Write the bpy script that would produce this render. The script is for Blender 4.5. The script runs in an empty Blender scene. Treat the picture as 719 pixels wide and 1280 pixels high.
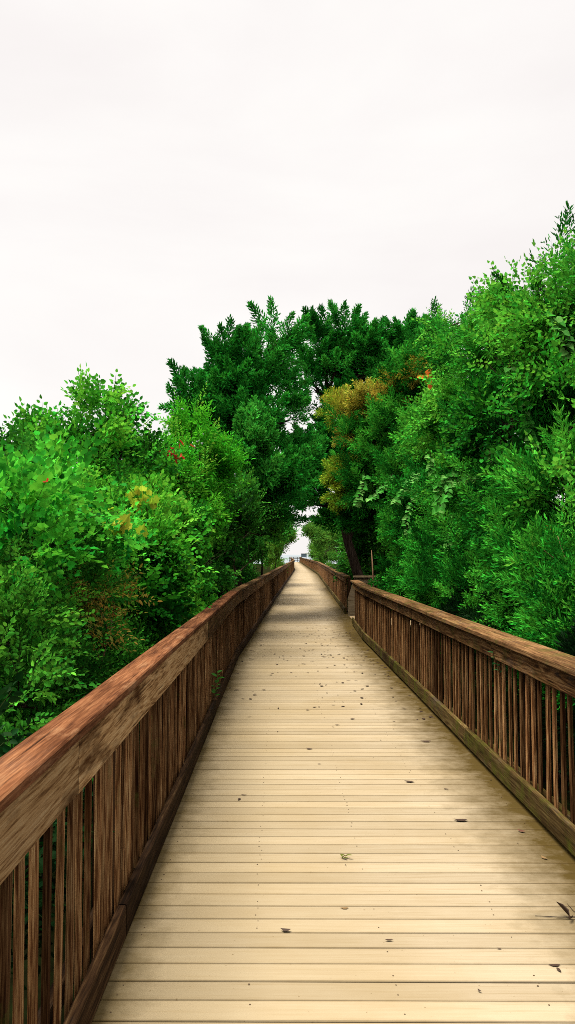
import bpy, bmesh, math, random
import numpy as np
from mathutils import Vector, Matrix

random.seed(11)
RNG = np.random.default_rng(11)
scene = bpy.context.scene
COL = scene.collection
R = math.radians

# ------------------------------------------------------------------ helpers
def link(o, parent=None):
    COL.objects.link(o)
    if parent is not None:
        o.parent = parent
    return o

def thing(name, label, cat, loc=(0, 0, 0), group=None):
    o = bpy.data.objects.new(name, None)
    o.empty_display_size = 0.2
    o.location = loc
    o['label'] = label
    o['category'] = cat
    if group:
        o['group'] = group
    return link(o)

def tag(o, label, cat, group=None):
    o['label'] = label
    o['category'] = cat
    if group:
        o['group'] = group
    return o

def mesh_obj(name, verts, faces, mat, parent=None, loc=(0, 0, 0), smooth=False):
    me = bpy.data.meshes.new(name)
    me.from_pydata([tuple(v) for v in verts], [], faces)
    me.update()
    if smooth:
        me.polygons.foreach_set('use_smooth', [True] * len(me.polygons))
    if mat:
        me.materials.append(mat)
    o = bpy.data.objects.new(name, me)
    o.location = loc
    return link(o, parent)

class Geo:
    """collects several shapes that become ONE mesh"""
    def __init__(self):
        self.v, self.f = [], []
    def add(self, verts, faces):
        b = len(self.v)
        self.v += [tuple(x) for x in verts]
        self.f += [tuple(i + b for i in f) for f in faces]
    def box(self, x0, x1, y0, y1, z0, z1):
        self.add([(x0, y0, z0), (x1, y0, z0), (x1, y1, z0), (x0, y1, z0), (x0, y0, z1), (x1, y0, z1), (x1, y1, z1), (x0, y1, z1)],
                 [(3, 2, 1, 0), (4, 5, 6, 7), (0, 1, 5, 4), (1, 2, 6, 5), (2, 3, 7, 6), (3, 0, 4, 7)])
    def loft(self, rings, cap=True):
        n = len(rings[0]); vs = [p for r in rings for p in r]; fs = []
        for i in range(len(rings) - 1):
            for j in range(n):
                k = (j + 1) % n
                fs.append((i * n + j, i * n + k, (i + 1) * n + k, (i + 1) * n + j))
        if cap:
            fs.append(tuple(reversed(range(n))))
            fs.append(tuple((len(rings) - 1) * n + j for j in range(n)))
        self.add(vs, fs)
    def tube(self, pts, radii, sides=7):
        pts = [Vector(p) for p in pts]; rings = []
        for i, p in enumerate(pts):
            d = (pts[min(i + 1, len(pts) - 1)] - pts[max(i - 1, 0)]).normalized()
            a = d.cross(Vector((0.3, 1, 0.1))).normalized(); b = d.cross(a)
            rings.append([p + (a * math.cos(t) + b * math.sin(t)) * radii[i] for t in [2 * math.pi * k / sides for k in range(sides)]])
        self.loft(rings)
    def build(self, name, mat, parent=None, loc=(0, 0, 0), smooth=False):
        vs = [(x - loc[0], y - loc[1], z - loc[2]) for x, y, z in self.v] if parent is not None else self.v
        return mesh_obj(name, vs, self.f, mat, parent, (0, 0, 0), smooth)

# ------------------------------------------------------------------ materials
def new_mat(name):
    m = bpy.data.materials.new(name); m.use_nodes = True
    nt = m.node_tree
    b = nt.nodes['Principled BSDF']
    return m, nt, b

def N(nt, kind, **kw):
    n = nt.nodes.new(kind)
    for k, v in kw.items():
        if k.startswith('i_'):
            n.inputs[k[2:].replace('_', ' ')].default_value = v
        else:
            setattr(n, k, v)
    return n

def ramp(nt, src, stops, interp='LINEAR'):
    r = nt.nodes.new('ShaderNodeValToRGB'); r.color_ramp.interpolation = interp
    el = r.color_ramp.elements
    while len(el) < len(stops):
        el.new(0.5)
    for e, (p, c) in zip(el, stops):
        e.position = p
        e.color = (*c, 1) if len(c) == 3 else c
    nt.links.new(src, r.inputs[0])
    return r

def mixc(nt, fac, a, b, mode='MIX'):
    m = nt.nodes.new('ShaderNodeMix'); m.data_type = 'RGBA'; m.blend_type = mode
    for sock, val in ((m.inputs[0], fac), (m.inputs[6], a), (m.inputs[7], b)):
        if hasattr(val, 'links') or hasattr(val, 'is_linked'):
            nt.links.new(val, sock)
        else:
            sock.default_value = val if not isinstance(val, tuple) else (*val, 1)
    return m.outputs[2]

def wood(name, axis, stops, stain, stain_col, moss=0.0, ring=0.5, fine=1.0, seed=0.0, moss_col=(0.10, 0.11, 0.02), peel=None, weather=0.45, mid=0.75, vary=(0.72, 1.25)):
    """weathered board: fine grain, growth rings, dark water stains, optional moss and worn pale patches"""
    m, nt, b = new_mat(name); L = nt.links
    tc = N(nt, 'ShaderNodeTexCoord'); oi = N(nt, 'ShaderNodeObjectInfo')
    off = N(nt, 'ShaderNodeVectorMath', operation='SCALE'); off.inputs[0].default_value = (13.1, 7.7, 3.3)
    L.new(oi.outputs['Random'], off.inputs['Scale'])
    add = N(nt, 'ShaderNodeVectorMath', operation='ADD'); L.new(tc.outputs['Object'], add.inputs[0]); L.new(off.outputs[0], add.inputs[1])
    add2 = N(nt, 'ShaderNodeVectorMath', operation='ADD'); L.new(add.outputs[0], add2.inputs[0]); add2.inputs[1].default_value = (seed, seed * 1.7, seed * 0.6)
    def mapped(along, across):
        mp = N(nt, 'ShaderNodeMapping')
        s = [across] * 3; s['XYZ'.index(axis)] = along
        mp.inputs['Scale'].default_value = s
        L.new(add2.outputs[0], mp.inputs[0]); return mp.outputs[0]
    g = N(nt, 'ShaderNodeTexNoise', i_Scale=1.0, i_Detail=8.0, i_Roughness=0.65); L.new(mapped(5.5, 130.0 * fine), g.inputs['Vector'])
    w = N(nt, 'ShaderNodeTexNoise', i_Scale=1.0, i_Detail=3.0, i_Roughness=0.5, i_Distortion=0.35); L.new(mapped(0.45, 9.0), w.inputs['Vector'])
    mul = N(nt, 'ShaderNodeMath', operation='MULTIPLY'); L.new(w.outputs[0], mul.inputs[0]); mul.inputs[1].default_value = 80.0
    sn = N(nt, 'ShaderNodeMath', operation='SINE'); L.new(mul.outputs[0], sn.inputs[0])
    sc = N(nt, 'ShaderNodeMath', operation='MULTIPLY_ADD'); L.new(sn.outputs[0], sc.inputs[0]); sc.inputs[1].default_value = 0.16 * ring; sc.inputs[2].default_value = 0.0
    tot = N(nt, 'ShaderNodeMath', operation='ADD'); L.new(g.outputs[0], tot.inputs[0]); L.new(sc.outputs[0], tot.inputs[1])
    g2 = N(nt, 'ShaderNodeTexNoise', i_Scale=1.0, i_Detail=5.0, i_Roughness=0.6); L.new(mapped(1.3, 34.0), g2.inputs['Vector'])
    mm = N(nt, 'ShaderNodeMath', operation='MULTIPLY_ADD'); L.new(g2.outputs[0], mm.inputs[0]); mm.inputs[1].default_value = mid; mm.inputs[2].default_value = -mid / 2
    tt = N(nt, 'ShaderNodeMath', operation='ADD'); L.new(tot.outputs[0], tt.inputs[0]); L.new(mm.outputs[0], tt.inputs[1])
    base = ramp(nt, tt.outputs[0], stops)
    st = N(nt, 'ShaderNodeTexNoise', i_Scale=1.0, i_Detail=5.0, i_Roughness=0.62); L.new(mapped(0.75, 4.0), st.inputs['Vector'])
    sr = ramp(nt, st.outputs[0], [(stain[0], (0, 0, 0)), (stain[1], (1, 1, 1))])
    colr = mixc(nt, sr.outputs[0], base.outputs[0], stain_col, 'MULTIPLY')
    # board to board difference
    rv = N(nt, 'ShaderNodeMapRange'); L.new(oi.outputs['Random'], rv.inputs[0]); rv.inputs[3].default_value = vary[0]; rv.inputs[4].default_value = vary[1]
    hs = N(nt, 'ShaderNodeHueSaturation'); L.new(rv.outputs[0], hs.inputs['Value']); L.new(colr, hs.inputs['Color'])
    colr = hs.outputs[0]
    if peel:
        pn = N(nt, 'ShaderNodeTexNoise', i_Scale=1.0, i_Detail=7.0, i_Roughness=0.7); L.new(mapped(2.4, 14.0), pn.inputs['Vector'])
        pr = ramp(nt, pn.outputs[0], [(0.56, (0, 0, 0)), (0.70, (1, 1, 1))])
        colr = mixc(nt, pr.outputs[0], colr, peel)
    ck = N(nt, 'ShaderNodeTexNoise', i_Scale=1.0, i_Detail=4.0, i_Roughness=0.55); L.new(mapped(0.9, 42.0), ck.inputs['Vector'])
    cr = ramp(nt, ck.outputs[0], [(0.30, (1, 1, 1)), (0.36, (0, 0, 0))])
    colr = mixc(nt, cr.outputs[0], colr, tuple(c * 0.22 for c in stops[1][1]))
    wn = N(nt, 'ShaderNodeTexNoise', i_Scale=1.0, i_Detail=6.0, i_Roughness=0.7); L.new(mapped(1.6, 7.0), wn.inputs['Vector'])
    wr = ramp(nt, wn.outputs[0], [(0.55, (0, 0, 0)), (0.75, (weather, weather, weather))])
    gm = sum(stops[-2][1]) / 3
    colr = mixc(nt, wr.outputs[0], colr, (gm * 1.25, gm * 1.05, gm * 0.85))
    if moss:
        mn = N(nt, 'ShaderNodeTexNoise', i_Scale=4.5, i_Detail=8.0, i_Roughness=0.7); L.new(add2.outputs[0], mn.inputs['Vector'])
        mr = ramp(nt, mn.outputs[0], [(0.62 - moss * 0.25, (0, 0, 0)), (0.78 - moss * 0.2, (0.8, 0.8, 0.8))])
        colr = mixc(nt, mr.outputs[0], colr, moss_col)
    L.new(colr, b.inputs['Base Color'])
    b.inputs['Roughness'].default_value = 0.8
    b.inputs['Specular IOR Level'].default_value = 0.06
    bp = N(nt, 'ShaderNodeBump', i_Strength=0.5, i_Distance=0.004); L.new(tot.outputs[0], bp.inputs['Height']); L.new(bp.outputs[0], b.inputs['Normal'])
    return m

M = {}
M['cap'] = wood('reddish cap board', 'Y', [(0.25, (0.055, 0.018, 0.008)), (0.44, (0.150, 0.056, 0.022)), (0.58, (0.235, 0.092, 0.037)), (0.80, (0.38, 0.18, 0.08))], (0.48, 0.70), (0.36, 0.29, 0.23), ring=0.25, weather=0.25, peel=(0.34, 0.17, 0.08), seed=1)
M['cap_mossy'] = wood('mossy cap board', 'Y', [(0.25, (0.06, 0.028, 0.012)), (0.48, (0.17, 0.085, 0.034)), (0.60, (0.25, 0.135, 0.055)), (0.80, (0.40, 0.24, 0.10))], (0.48, 0.7), (0.35, 0.30, 0.22), moss=0.45, ring=0.35, seed=2)
M['face'] = wood('weathered face board', 'Y', [(0.22, (0.07, 0.032, 0.011)), (0.38, (0.28, 0.14, 0.050)), (0.52, (0.54, 0.315, 0.130)), (0.78, (0.70, 0.47, 0.23))], (0.50, 0.60), (0.14, 0.09, 0.05), ring=0.42, weather=0.05, mid=0.6, seed=3)
M['face_dark'] = wood('brown face board', 'Y', [(0.25, (0.03, 0.012, 0.005)), (0.44, (0.17, 0.080, 0.028)), (0.58, (0.30, 0.155, 0.058)), (0.80, (0.46, 0.28, 0.12))], (0.45, 0.65), (0.30, 0.24, 0.17), moss=0.35, ring=0.9, seed=4)
M['kick'] = wood('dark kick board', 'Y', [(0.25, (0.012, 0.006, 0.003)), (0.5, (0.050, 0.024, 0.010)), (0.65, (0.095, 0.050, 0.020)), (0.85, (0.17, 0.10, 0.045))], (0.42, 0.62), (0.35, 0.30, 0.25), ring=0.4, seed=5)
M['kick_mossy'] = wood('mossy kick board', 'Y', [(0.25, (0.03, 0.018, 0.007)), (0.5, (0.12, 0.072, 0.024)), (0.65, (0.19, 0.125, 0.045)), (0.85, (0.30, 0.22, 0.09))], (0.42, 0.65), (0.35, 0.32, 0.25), moss=0.6, ring=0.4, seed=6, moss_col=(0.105, 0.115, 0.012))
M['baluster'] = wood('brown picket', 'Z', [(0.28, (0.025, 0.009, 0.004)), (0.43, (0.150, 0.056, 0.018)), (0.54, (0.38, 0.19, 0.072)), (0.72, (0.72, 0.46, 0.21))], (0.46, 0.66), (0.20, 0.14, 0.09), moss=0.12, ring=0.15, fine=1.2, weather=0.0, mid=0.3, vary=(0.6, 1.6), seed=7)
M['post'] = wood('brown post', 'Z', [(0.25, (0.03, 0.012, 0.005)), (0.48, (0.10, 0.045, 0.018)), (0.8, (0.26, 0.15, 0.07))], (0.45, 0.65), (0.3, 0.25, 0.2), seed=8)
M['pale_board'] = wood('pale landing board', 'X', [(0.25, (0.30, 0.18, 0.08)), (0.5, (0.58, 0.42, 0.23)), (0.8, (0.72, 0.56, 0.34))], (0.55, 0.75), (0.5, 0.42, 0.32), seed=9)
M['bark'] = wood('shaggy bark', 'Z', [(0.3, (0.012, 0.007, 0.004)), (0.5, (0.05, 0.032, 0.02)), (0.75, (0.15, 0.11, 0.08))], (0.5, 0.7), (0.5, 0.45, 0.4), ring=0.2, fine=0.4, seed=10)
M['pale_bark'] = wood('pale dead bark', 'Z', [(0.3, (0.12, 0.06, 0.03)), (0.5, (0.28, 0.15, 0.08)), (0.75, (0.42, 0.27, 0.16))], (0.55, 0.75), (0.5, 0.45, 0.4), ring=0.2, fine=0.4, seed=12)

def deck_material():
    m, nt, b = new_mat('cream deck plank'); L = nt.links
    tc = N(nt, 'ShaderNodeTexCoord')
    pa = N(nt, 'ShaderNodeAttribute', attribute_name='plank'); ea = N(nt, 'ShaderNodeAttribute', attribute_name='edge')
    la = N(nt, 'ShaderNodeAttribute', attribute_name='lip')
    offs = N(nt, 'ShaderNodeCombineXYZ'); k = N(nt, 'ShaderNodeMath', operation='MULTIPLY'); L.new(pa.outputs['Fac'], k.inputs[0]); k.inputs[1].default_value = 37.0
    L.new(k.outputs[0], offs.inputs[0]); L.new(k.outputs[0], offs.inputs[2])
    add = N(nt, 'ShaderNodeVectorMath', operation='ADD'); L.new(tc.outputs['Object'], add.inputs[0]); L.new(offs.outputs[0], add.inputs[1])
    mp = N(nt, 'ShaderNodeMapping'); mp.inputs['Scale'].default_value = (2.5, 70, 70); L.new(add.outputs[0], mp.inputs[0])
    g = N(nt, 'ShaderNodeTexNoise', i_Scale=1.0, i_Detail=7.0, i_Roughness=0.6); L.new(mp.outputs[0], g.inputs['Vector'])
    base = ramp(nt, g.outputs[0], [(0.2, (0.40, 0.30, 0.165)), (0.45, (0.51, 0.405, 0.26)), (0.62, (0.54, 0.44, 0.29)), (0.85, (0.58, 0.485, 0.335))])
    # weathering patches over several planks
    n1 = N(nt, 'ShaderNodeTexNoise', i_Scale=0.9, i_Detail=6.0, i_Roughness=0.62); L.new(tc.outputs['Object'], n1.inputs['Vector'])
    r1 = ramp(nt, n1.outputs[0], [(0.42, (0, 0, 0)), (0.68, (1, 1, 1))])
    k1 = N(nt, 'ShaderNodeMath', operation='MULTIPLY'); L.new(r1.outputs[0], k1.inputs[0]); k1.inputs[1].default_value = 0.55
    c1 = mixc(nt, k1.outputs[0], base.outputs[0], (0.40, 0.29, 0.145))
    xs_ = N(nt, 'ShaderNodeSeparateXYZ'); L.new(tc.outputs['Object'], xs_.inputs[0])
    n5 = N(nt, 'ShaderNodeTexNoise', i_Scale=0.55, i_Detail=5.0, i_Roughness=0.6); L.new(tc.outputs['Object'], n5.inputs['Vector'])
    a5 = N(nt, 'ShaderNodeMath', operation='MULTIPLY_ADD'); L.new(n5.outputs[0], a5.inputs[0]); a5.inputs[1].default_value = -1.3; L.new(xs_.outputs['X'], a5.inputs[2])
    m5 = N(nt, 'ShaderNodeMapRange'); L.new(a5.outputs[0], m5.inputs[0]); m5.inputs[1].default_value = -1.15; m5.inputs[2].default_value = 0.05; m5.inputs[3].default_value = 0.62; m5.inputs[4].default_value = 0.0
    c1 = mixc(nt, m5.outputs[0], c1, (0.38, 0.29, 0.155))
    # per plank value
    mr = N(nt, 'ShaderNodeMapRange'); L.new(pa.outputs['Fac'], mr.inputs[0]); mr.inputs[3].default_value = 0.84; mr.inputs[4].default_value = 1.05
    hs = N(nt, 'ShaderNodeHueSaturation'); L.new(mr.outputs[0], hs.inputs['Value']); L.new(c1, hs.inputs['Color'])
    # grime gathered along the kick boards, plus painted tree shade and moist litter: edge attribute broken up with noise
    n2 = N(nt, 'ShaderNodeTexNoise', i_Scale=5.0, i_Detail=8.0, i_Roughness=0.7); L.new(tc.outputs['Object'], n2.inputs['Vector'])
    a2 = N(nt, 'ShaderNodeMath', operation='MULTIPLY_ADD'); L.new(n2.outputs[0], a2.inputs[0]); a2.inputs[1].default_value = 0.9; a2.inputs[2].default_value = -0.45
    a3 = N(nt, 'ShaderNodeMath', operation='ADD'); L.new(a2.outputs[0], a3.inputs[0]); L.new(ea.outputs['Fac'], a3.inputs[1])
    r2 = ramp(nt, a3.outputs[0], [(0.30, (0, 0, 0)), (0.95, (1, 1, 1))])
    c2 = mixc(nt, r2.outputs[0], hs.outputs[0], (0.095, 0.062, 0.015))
    # dirt in the joints between planks
    n3 = N(nt, 'ShaderNodeTexNoise', i_Scale=3.0, i_Detail=6.0, i_Roughness=0.7); L.new(tc.outputs['Object'], n3.inputs['Vector'])
    r3 = ramp(nt, n3.outputs[0], [(0.35, (0.05, 0.05, 0.05)), (0.75, (0.5, 0.5, 0.5))])
    k3 = N(nt, 'ShaderNodeMath', operation='MULTIPLY'); L.new(r3.outputs[0], k3.inputs[0]); L.new(la.outputs['Fac'], k3.inputs[1])
    c3 = mixc(nt, k3.outputs[0], c2, (0.20, 0.125, 0.04))
    # specks of grit
    n4 = N(nt, 'ShaderNodeTexNoise', i_Scale=55.0, i_Detail=3.0, i_Roughness=0.5); L.new(tc.outputs['Object'], n4.inputs['Vector'])
    r4 = ramp(nt, n4.outputs[0], [(0.70, (0, 0, 0)), (0.76, (0.6, 0.6, 0.6))])
    c4 = mixc(nt, r4.outputs[0], c3, (0.14, 0.085, 0.03))
    L.new(c4, b.inputs['Base Color']); b.inputs['Roughness'].default_value = 0.75; b.inputs['Specular IOR Level'].default_value = 0.08
    bp = N(nt, 'ShaderNodeBump', i_Strength=0.25, i_Distance=0.003); L.new(g.outputs[0], bp.inputs['Height']); L.new(bp.outputs[0], b.inputs['Normal'])
    return m
M['deck'] = deck_material()

def leaf_material(name, rough=0.55, spec=0.04, transl=0.27):
    m, nt, b = new_mat(name); L = nt.links
    at = N(nt, 'ShaderNodeAttribute', attribute_name='leafcol')
    L.new(at.outputs['Color'], b.inputs['Base Color'])
    b.inputs['Roughness'].default_value = rough; b.inputs['Specular IOR Level'].default_value = spec
    tr = N(nt, 'ShaderNodeBsdfTranslucent')
    hs = N(nt, 'ShaderNodeHueSaturation'); hs.inputs['Hue'].default_value = 0.485; hs.inputs['Value'].default_value = 1.5; L.new(at.outputs['Color'], hs.inputs['Color']); L.new(hs.outputs[0], tr.inputs['Color'])
    mx = N(nt, 'ShaderNodeMixShader'); mx.inputs[0].default_value = transl
    L.new(b.outputs[0], mx.inputs[1]); L.new(tr.outputs[0], mx.inputs[2]); L.new(mx.outputs[0], nt.nodes['Material Output'].inputs['Surface'])
    return m
M['leaf'] = leaf_material('green leaf')
M['needle'] = leaf_material('cedar foliage', 0.7, 0.02, 0.18)

def flat(name, col, rough=0.7):
    m, nt, b = new_mat(name); L = nt.links
    n = N(nt, 'ShaderNodeTexNoise', i_Scale=25.0, i_Detail=4.0)
    r = ramp(nt, n.outputs[0], [(0.3, tuple(c * 0.75 for c in col)), (0.7, tuple(min(1, c * 1.2) for c in col))])
    L.new(r.outputs[0], b.inputs['Base Color']); b.inputs['Roughness'].default_value = rough
    return m
M['screw'] = flat('rusty screw', (0.12, 0.07, 0.03), 0.5)
M['dead_leaf'] = flat('dry brown leaf', (0.055, 0.025, 0.010))
M['dead_leaf_red'] = flat('reddish dry leaf', (0.13, 0.035, 0.012))
M['dead_leaf_tan'] = flat('tan dry leaf', (0.26, 0.15, 0.05))
M['twig'] = flat('dark twig', (0.030, 0.016, 0.008))
M['sign_blue'] = flat('blue grey panel', (0.25, 0.36, 0.42))
M['grey_wood'] = flat('grey fence timber', (0.22, 0.20, 0.17))

# ------------------------------------------------------------------ world, light, camera
SUN_EL, SUN_ROT = R(74), R(265)
world = bpy.data.worlds.new('World'); scene.world = world; world.use_nodes = True
nt = world.node_tree; L = nt.links
bg = nt.nodes['Background']
sky = N(nt, 'ShaderNodeTexSky', sky_type='NISHITA', sun_disc=False); sky.sun_elevation = SUN_EL; sky.sun_rotation = SUN_ROT; sky.air_density = 1.0; sky.dust_density = 2.0
tc = N(nt, 'ShaderNodeTexCoord')
mp = N(nt, 'ShaderNodeMapping'); mp.inputs['Scale'].default_value = (1.0, 1.0, 2.6); mp.inputs['Location'].default_value = (0.35, 0.2, 0.1); L.new(tc.outputs['Generated'], mp.inputs[0])
cn = N(nt, 'ShaderNodeTexNoise', i_Scale=1.6, i_Detail=6.0, i_Roughness=0.5, i_Distortion=0.3); L.new(mp.outputs[0], cn.inputs['Vector'])
cloud = ramp(nt, cn.outputs[0], [(0.32, (9.6, 9.1, 8.92)), (0.47, (10.2, 9.8, 9.55)), (0.60, (10.7, 10.45, 10.1))])
# invented cloud bank low behind the viewer dims the sky, for darker foliage fronts
sx = N(nt, 'ShaderNodeSeparateXYZ'); L.new(tc.outputs['Generated'], sx.inputs[0])
da = N(nt, 'ShaderNodeMath', operation='MULTIPLY_ADD'); L.new(sx.outputs['Z'], da.inputs[0]); da.inputs[1].default_value = 1.1; L.new(sx.outputs['Y'], da.inputs[2])
dm = N(nt, 'ShaderNodeMapRange', interpolation_type='SMOOTHSTEP'); L.new(da.outputs[0], dm.inputs[0])
dm.inputs[1].default_value = -0.75; dm.inputs[2].default_value = 0.55; dm.inputs[3].default_value = 0.22; dm.inputs[4].default_value = 1.0
bank = N(nt, 'ShaderNodeVectorMath', operation='SCALE'); L.new(cloud.outputs[0], bank.inputs[0]); L.new(dm.outputs[0], bank.inputs['Scale'])
mixed = mixc(nt, 0.95, sky.outputs[0], bank.outputs[0])
L.new(mixed, bg.inputs['Color']); bg.inputs['Strength'].default_value = 0.1

sl = bpy.data.lights.new('sun', 'SUN'); sl.energy = 4.8; sl.angle = R(34); sl.color = (1.0, 0.95, 0.86)
so = link(bpy.data.objects.new('sun', sl))
sd = Vector((math.sin(SUN_ROT) * math.cos(SUN_EL), math.cos(SUN_ROT) * math.cos(SUN_EL), math.sin(SUN_EL)))
so.rotation_euler = sd.to_track_quat('Z', 'Y').to_euler(); so.location = (0, 0, 30)

cam = bpy.data.cameras.new('camera'); co = link(bpy.data.objects.new('camera', cam))
cam.lens = 36.0 * 1005 / 1280; cam.sensor_width = 36.0; cam.clip_end = 8000; cam.clip_start = 0.05
co.location = (0, 0, 1.65); co.rotation_euler = (R(90 + 3.02), 0, 0)
scene.camera = co
scene.view_settings.view_transform = 'Standard'; scene.view_settings.look = 'None'; scene.view_settings.exposure = 0
scene.cycles.filter_width = 0.9; scene.cycles.use_denoising = False; scene.cycles.use_adaptive_sampling = False; scene.cycles.sample_clamp_indirect = 2.0; scene.cycles.max_bounces = 4; scene.cycles.diffuse_bounces = 0; scene.cycles.glossy_bounces = 2; scene.cycles.transmission_bounces = 2

# ------------------------------------------------------------------ ground and water
def ground_mat():
    m, nt, b = new_mat('dark leaf litter soil'); L = nt.links
    tc = N(nt, 'ShaderNodeTexCoord')
    n = N(nt, 'ShaderNodeTexNoise', i_Scale=3.0, i_Detail=9.0, i_Roughness=0.7); L.new(tc.outputs['Object'], n.inputs['Vector'])
    r = ramp(nt, n.outputs[0], [(0.3, (0.006, 0.007, 0.003)), (0.5, (0.016, 0.018, 0.006)), (0.7, (0.018, 0.035, 0.008))])
    L.new(r.outputs[0], b.inputs['Base Color']); b.inputs['Roughness'].default_value = 0.95; b.inputs['Specular IOR Level'].default_value = 0.0
    return m
g = Geo(); g.add([(-4000, -4000, -0.9), (4000, -4000, -0.9), (4000, 6000, -0.9), (-4000, 6000, -0.9)], [(0, 1, 2, 3)])
o = g.build('ground', ground_mat()); o['kind'] = 'structure'
wm, wnt, wb = new_mat('grey sea water'); wb.inputs['Base Color'].default_value = (0.22, 0.30, 0.34, 1); wb.inputs['Roughness'].default_value = 0.25
wn = N(wnt, 'ShaderNodeTexNoise', i_Scale=0.4, i_Detail=4.0); wbp = N(wnt, 'ShaderNodeBump', i_Strength=0.3); wnt.links.new(wn.outputs[0], wbp.inputs['Height']); wnt.links.new(wbp.outputs[0], wb.inputs['Normal'])
g = Geo(); g.add([(-4000, 215, -0.88), (4000, 215, -0.88), (4000, 6000, -0.88), (-4000, 6000, -0.88)], [(0, 1, 2, 3)])
o = g.build('water', wm); o['kind'] = 'structure'

# ------------------------------------------------------------------ boardwalk
def interp(y, pts):
    if y <= pts[0][1]:
        p, q = pts[0], pts[1]
    else:
        for p, q in zip(pts, pts[1:]):
            if y <= q[1]:
                break
    return p[0] + (q[0] - p[0]) * (y - p[1]) / (q[1] - p[1])
PL = [(-0.64, -2.0), (-0.783, 13.0), (0.79, 86.0), (0.75, 182.0)]       # inner face of the left kick board
PR = [(1.596, -2.0), (1.430, 15.5), (1.59, 23.0), (2.45, 66.0), (2.62, 182.0)]
def xL(y): return interp(y, PL)
def xR(y): return interp(y, PR)
END = 180.0

PITCH, GAP = 0.1335, 0.0045
vs, fs, plank, edge, lip = [], [], [], [], []
prof = [(0.0, -0.035), (0.0, -0.005), (0.0025, -0.0012), (0.011, 0.0), (PITCH - GAP - 0.011, 0.0), (PITCH - GAP - 0.0025, -0.0012), (PITCH - GAP, -0.005), (PITCH - GAP, -0.035)]
lipv = [1, 1, 1, 0, 0, 1, 1, 1]
ST = [0, 0.04, 0.1, 0.18, 0.3, 0.5, 0.7, 0.82, 0.9, 0.96, 1]
y = -2.0
while y < END:
    xl, xr = xL(y) - 0.10, xR(y) + 0.10
    rnd = random.random(); dz = random.uniform(-0.0012, 0.0012); skew = -0.006 + random.uniform(-0.0008, 0.0008)
    b0 = len(vs); n = len(prof); shrink = random.uniform(0, 0.0025)
    st = ST if y < 40 else [0, 0.12, 0.5, 0.88, 1]
    for s in st:
        x = xl + (xr - xl) * s
        bow = 0.0012 * math.sin(s * 5 + rnd * 6)
        dl, dr = x - xL(y), xR(y) - x
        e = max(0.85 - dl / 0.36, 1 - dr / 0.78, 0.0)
        shade = math.exp(-((y - 17.5) / 5.0) ** 2)  # painted shade and moist litter under the trees, added to the edge grime
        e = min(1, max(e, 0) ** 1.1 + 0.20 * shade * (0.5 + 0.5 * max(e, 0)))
        for (py, pz), lv in zip(prof, lipv):
            yy = py if py < 0.06 else py - shrink
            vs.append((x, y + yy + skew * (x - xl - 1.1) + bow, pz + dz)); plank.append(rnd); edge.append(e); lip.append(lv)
    for i in range(len(st) - 1):
        for j in range(n - 1):
            fs.append((b0 + i * n + j, b0 + (i + 1) * n + j, b0 + (i + 1) * n + j + 1, b0 + i * n + j + 1))
    fs.append(tuple(b0 + j for j in range(n))); fs.append(tuple(b0 + (len(st) - 1) * n + j for j in reversed(range(n))))
    y += PITCH
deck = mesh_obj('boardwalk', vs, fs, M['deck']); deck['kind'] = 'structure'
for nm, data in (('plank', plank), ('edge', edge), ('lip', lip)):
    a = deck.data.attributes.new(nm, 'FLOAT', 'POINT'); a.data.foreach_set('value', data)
# joists and piles below, and screw heads near the viewer
g = Geo()
for off in (0.02, 0.55, 1.10, 1.65, 2.18):
    ys = [-2, 13, 15.5, 23, 66, 100, 140, 180]
    rings = [[(xL(q) + off - 0.02, q, -0.23), (xL(q) + off + 0.02, q, -0.23), (xL(q) + off + 0.02, q, -0.038), (xL(q) + off - 0.02, q, -0.038)] for q in ys if off < 2 or q < 60]
    g.loft(rings)
q = -1.0
while q < 180:
    for xx in (xL(q) + 0.28, xR(q) - 0.28):
        g.box(xx - 0.08, xx + 0.08, q - 0.08, q + 0.08, -0.95, -0.235)
    q += 2.4
o = g.build('boardwalk_substructure', M['post']); o['kind'] = 'structure'
g = Geo()
y = -2.0 + PITCH * 25
while y < 9.5:
    for off in (0.06, 0.55, 1.10, 1.65, 2.16):
        for f in (0.28, 0.74):
            if random.random() < 0.42:
                r = random.uniform(0.0026, 0.0045); cx = xL(y) + off + random.uniform(-0.012, 0.012); cy = y + PITCH * f + random.uniform(-.008, .008) - 0.006 * (off - 1.0)
                pts = [(cx + r * math.cos(t), cy + r * math.sin(t), 0.0022) for t in [k * math.pi / 3 for k in range(6)]]
                g.add(pts, [tuple(range(6))])
    y += PITCH
o = g.build('screw_heads', M['screw']); o['kind'] = 'stuff'

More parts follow.
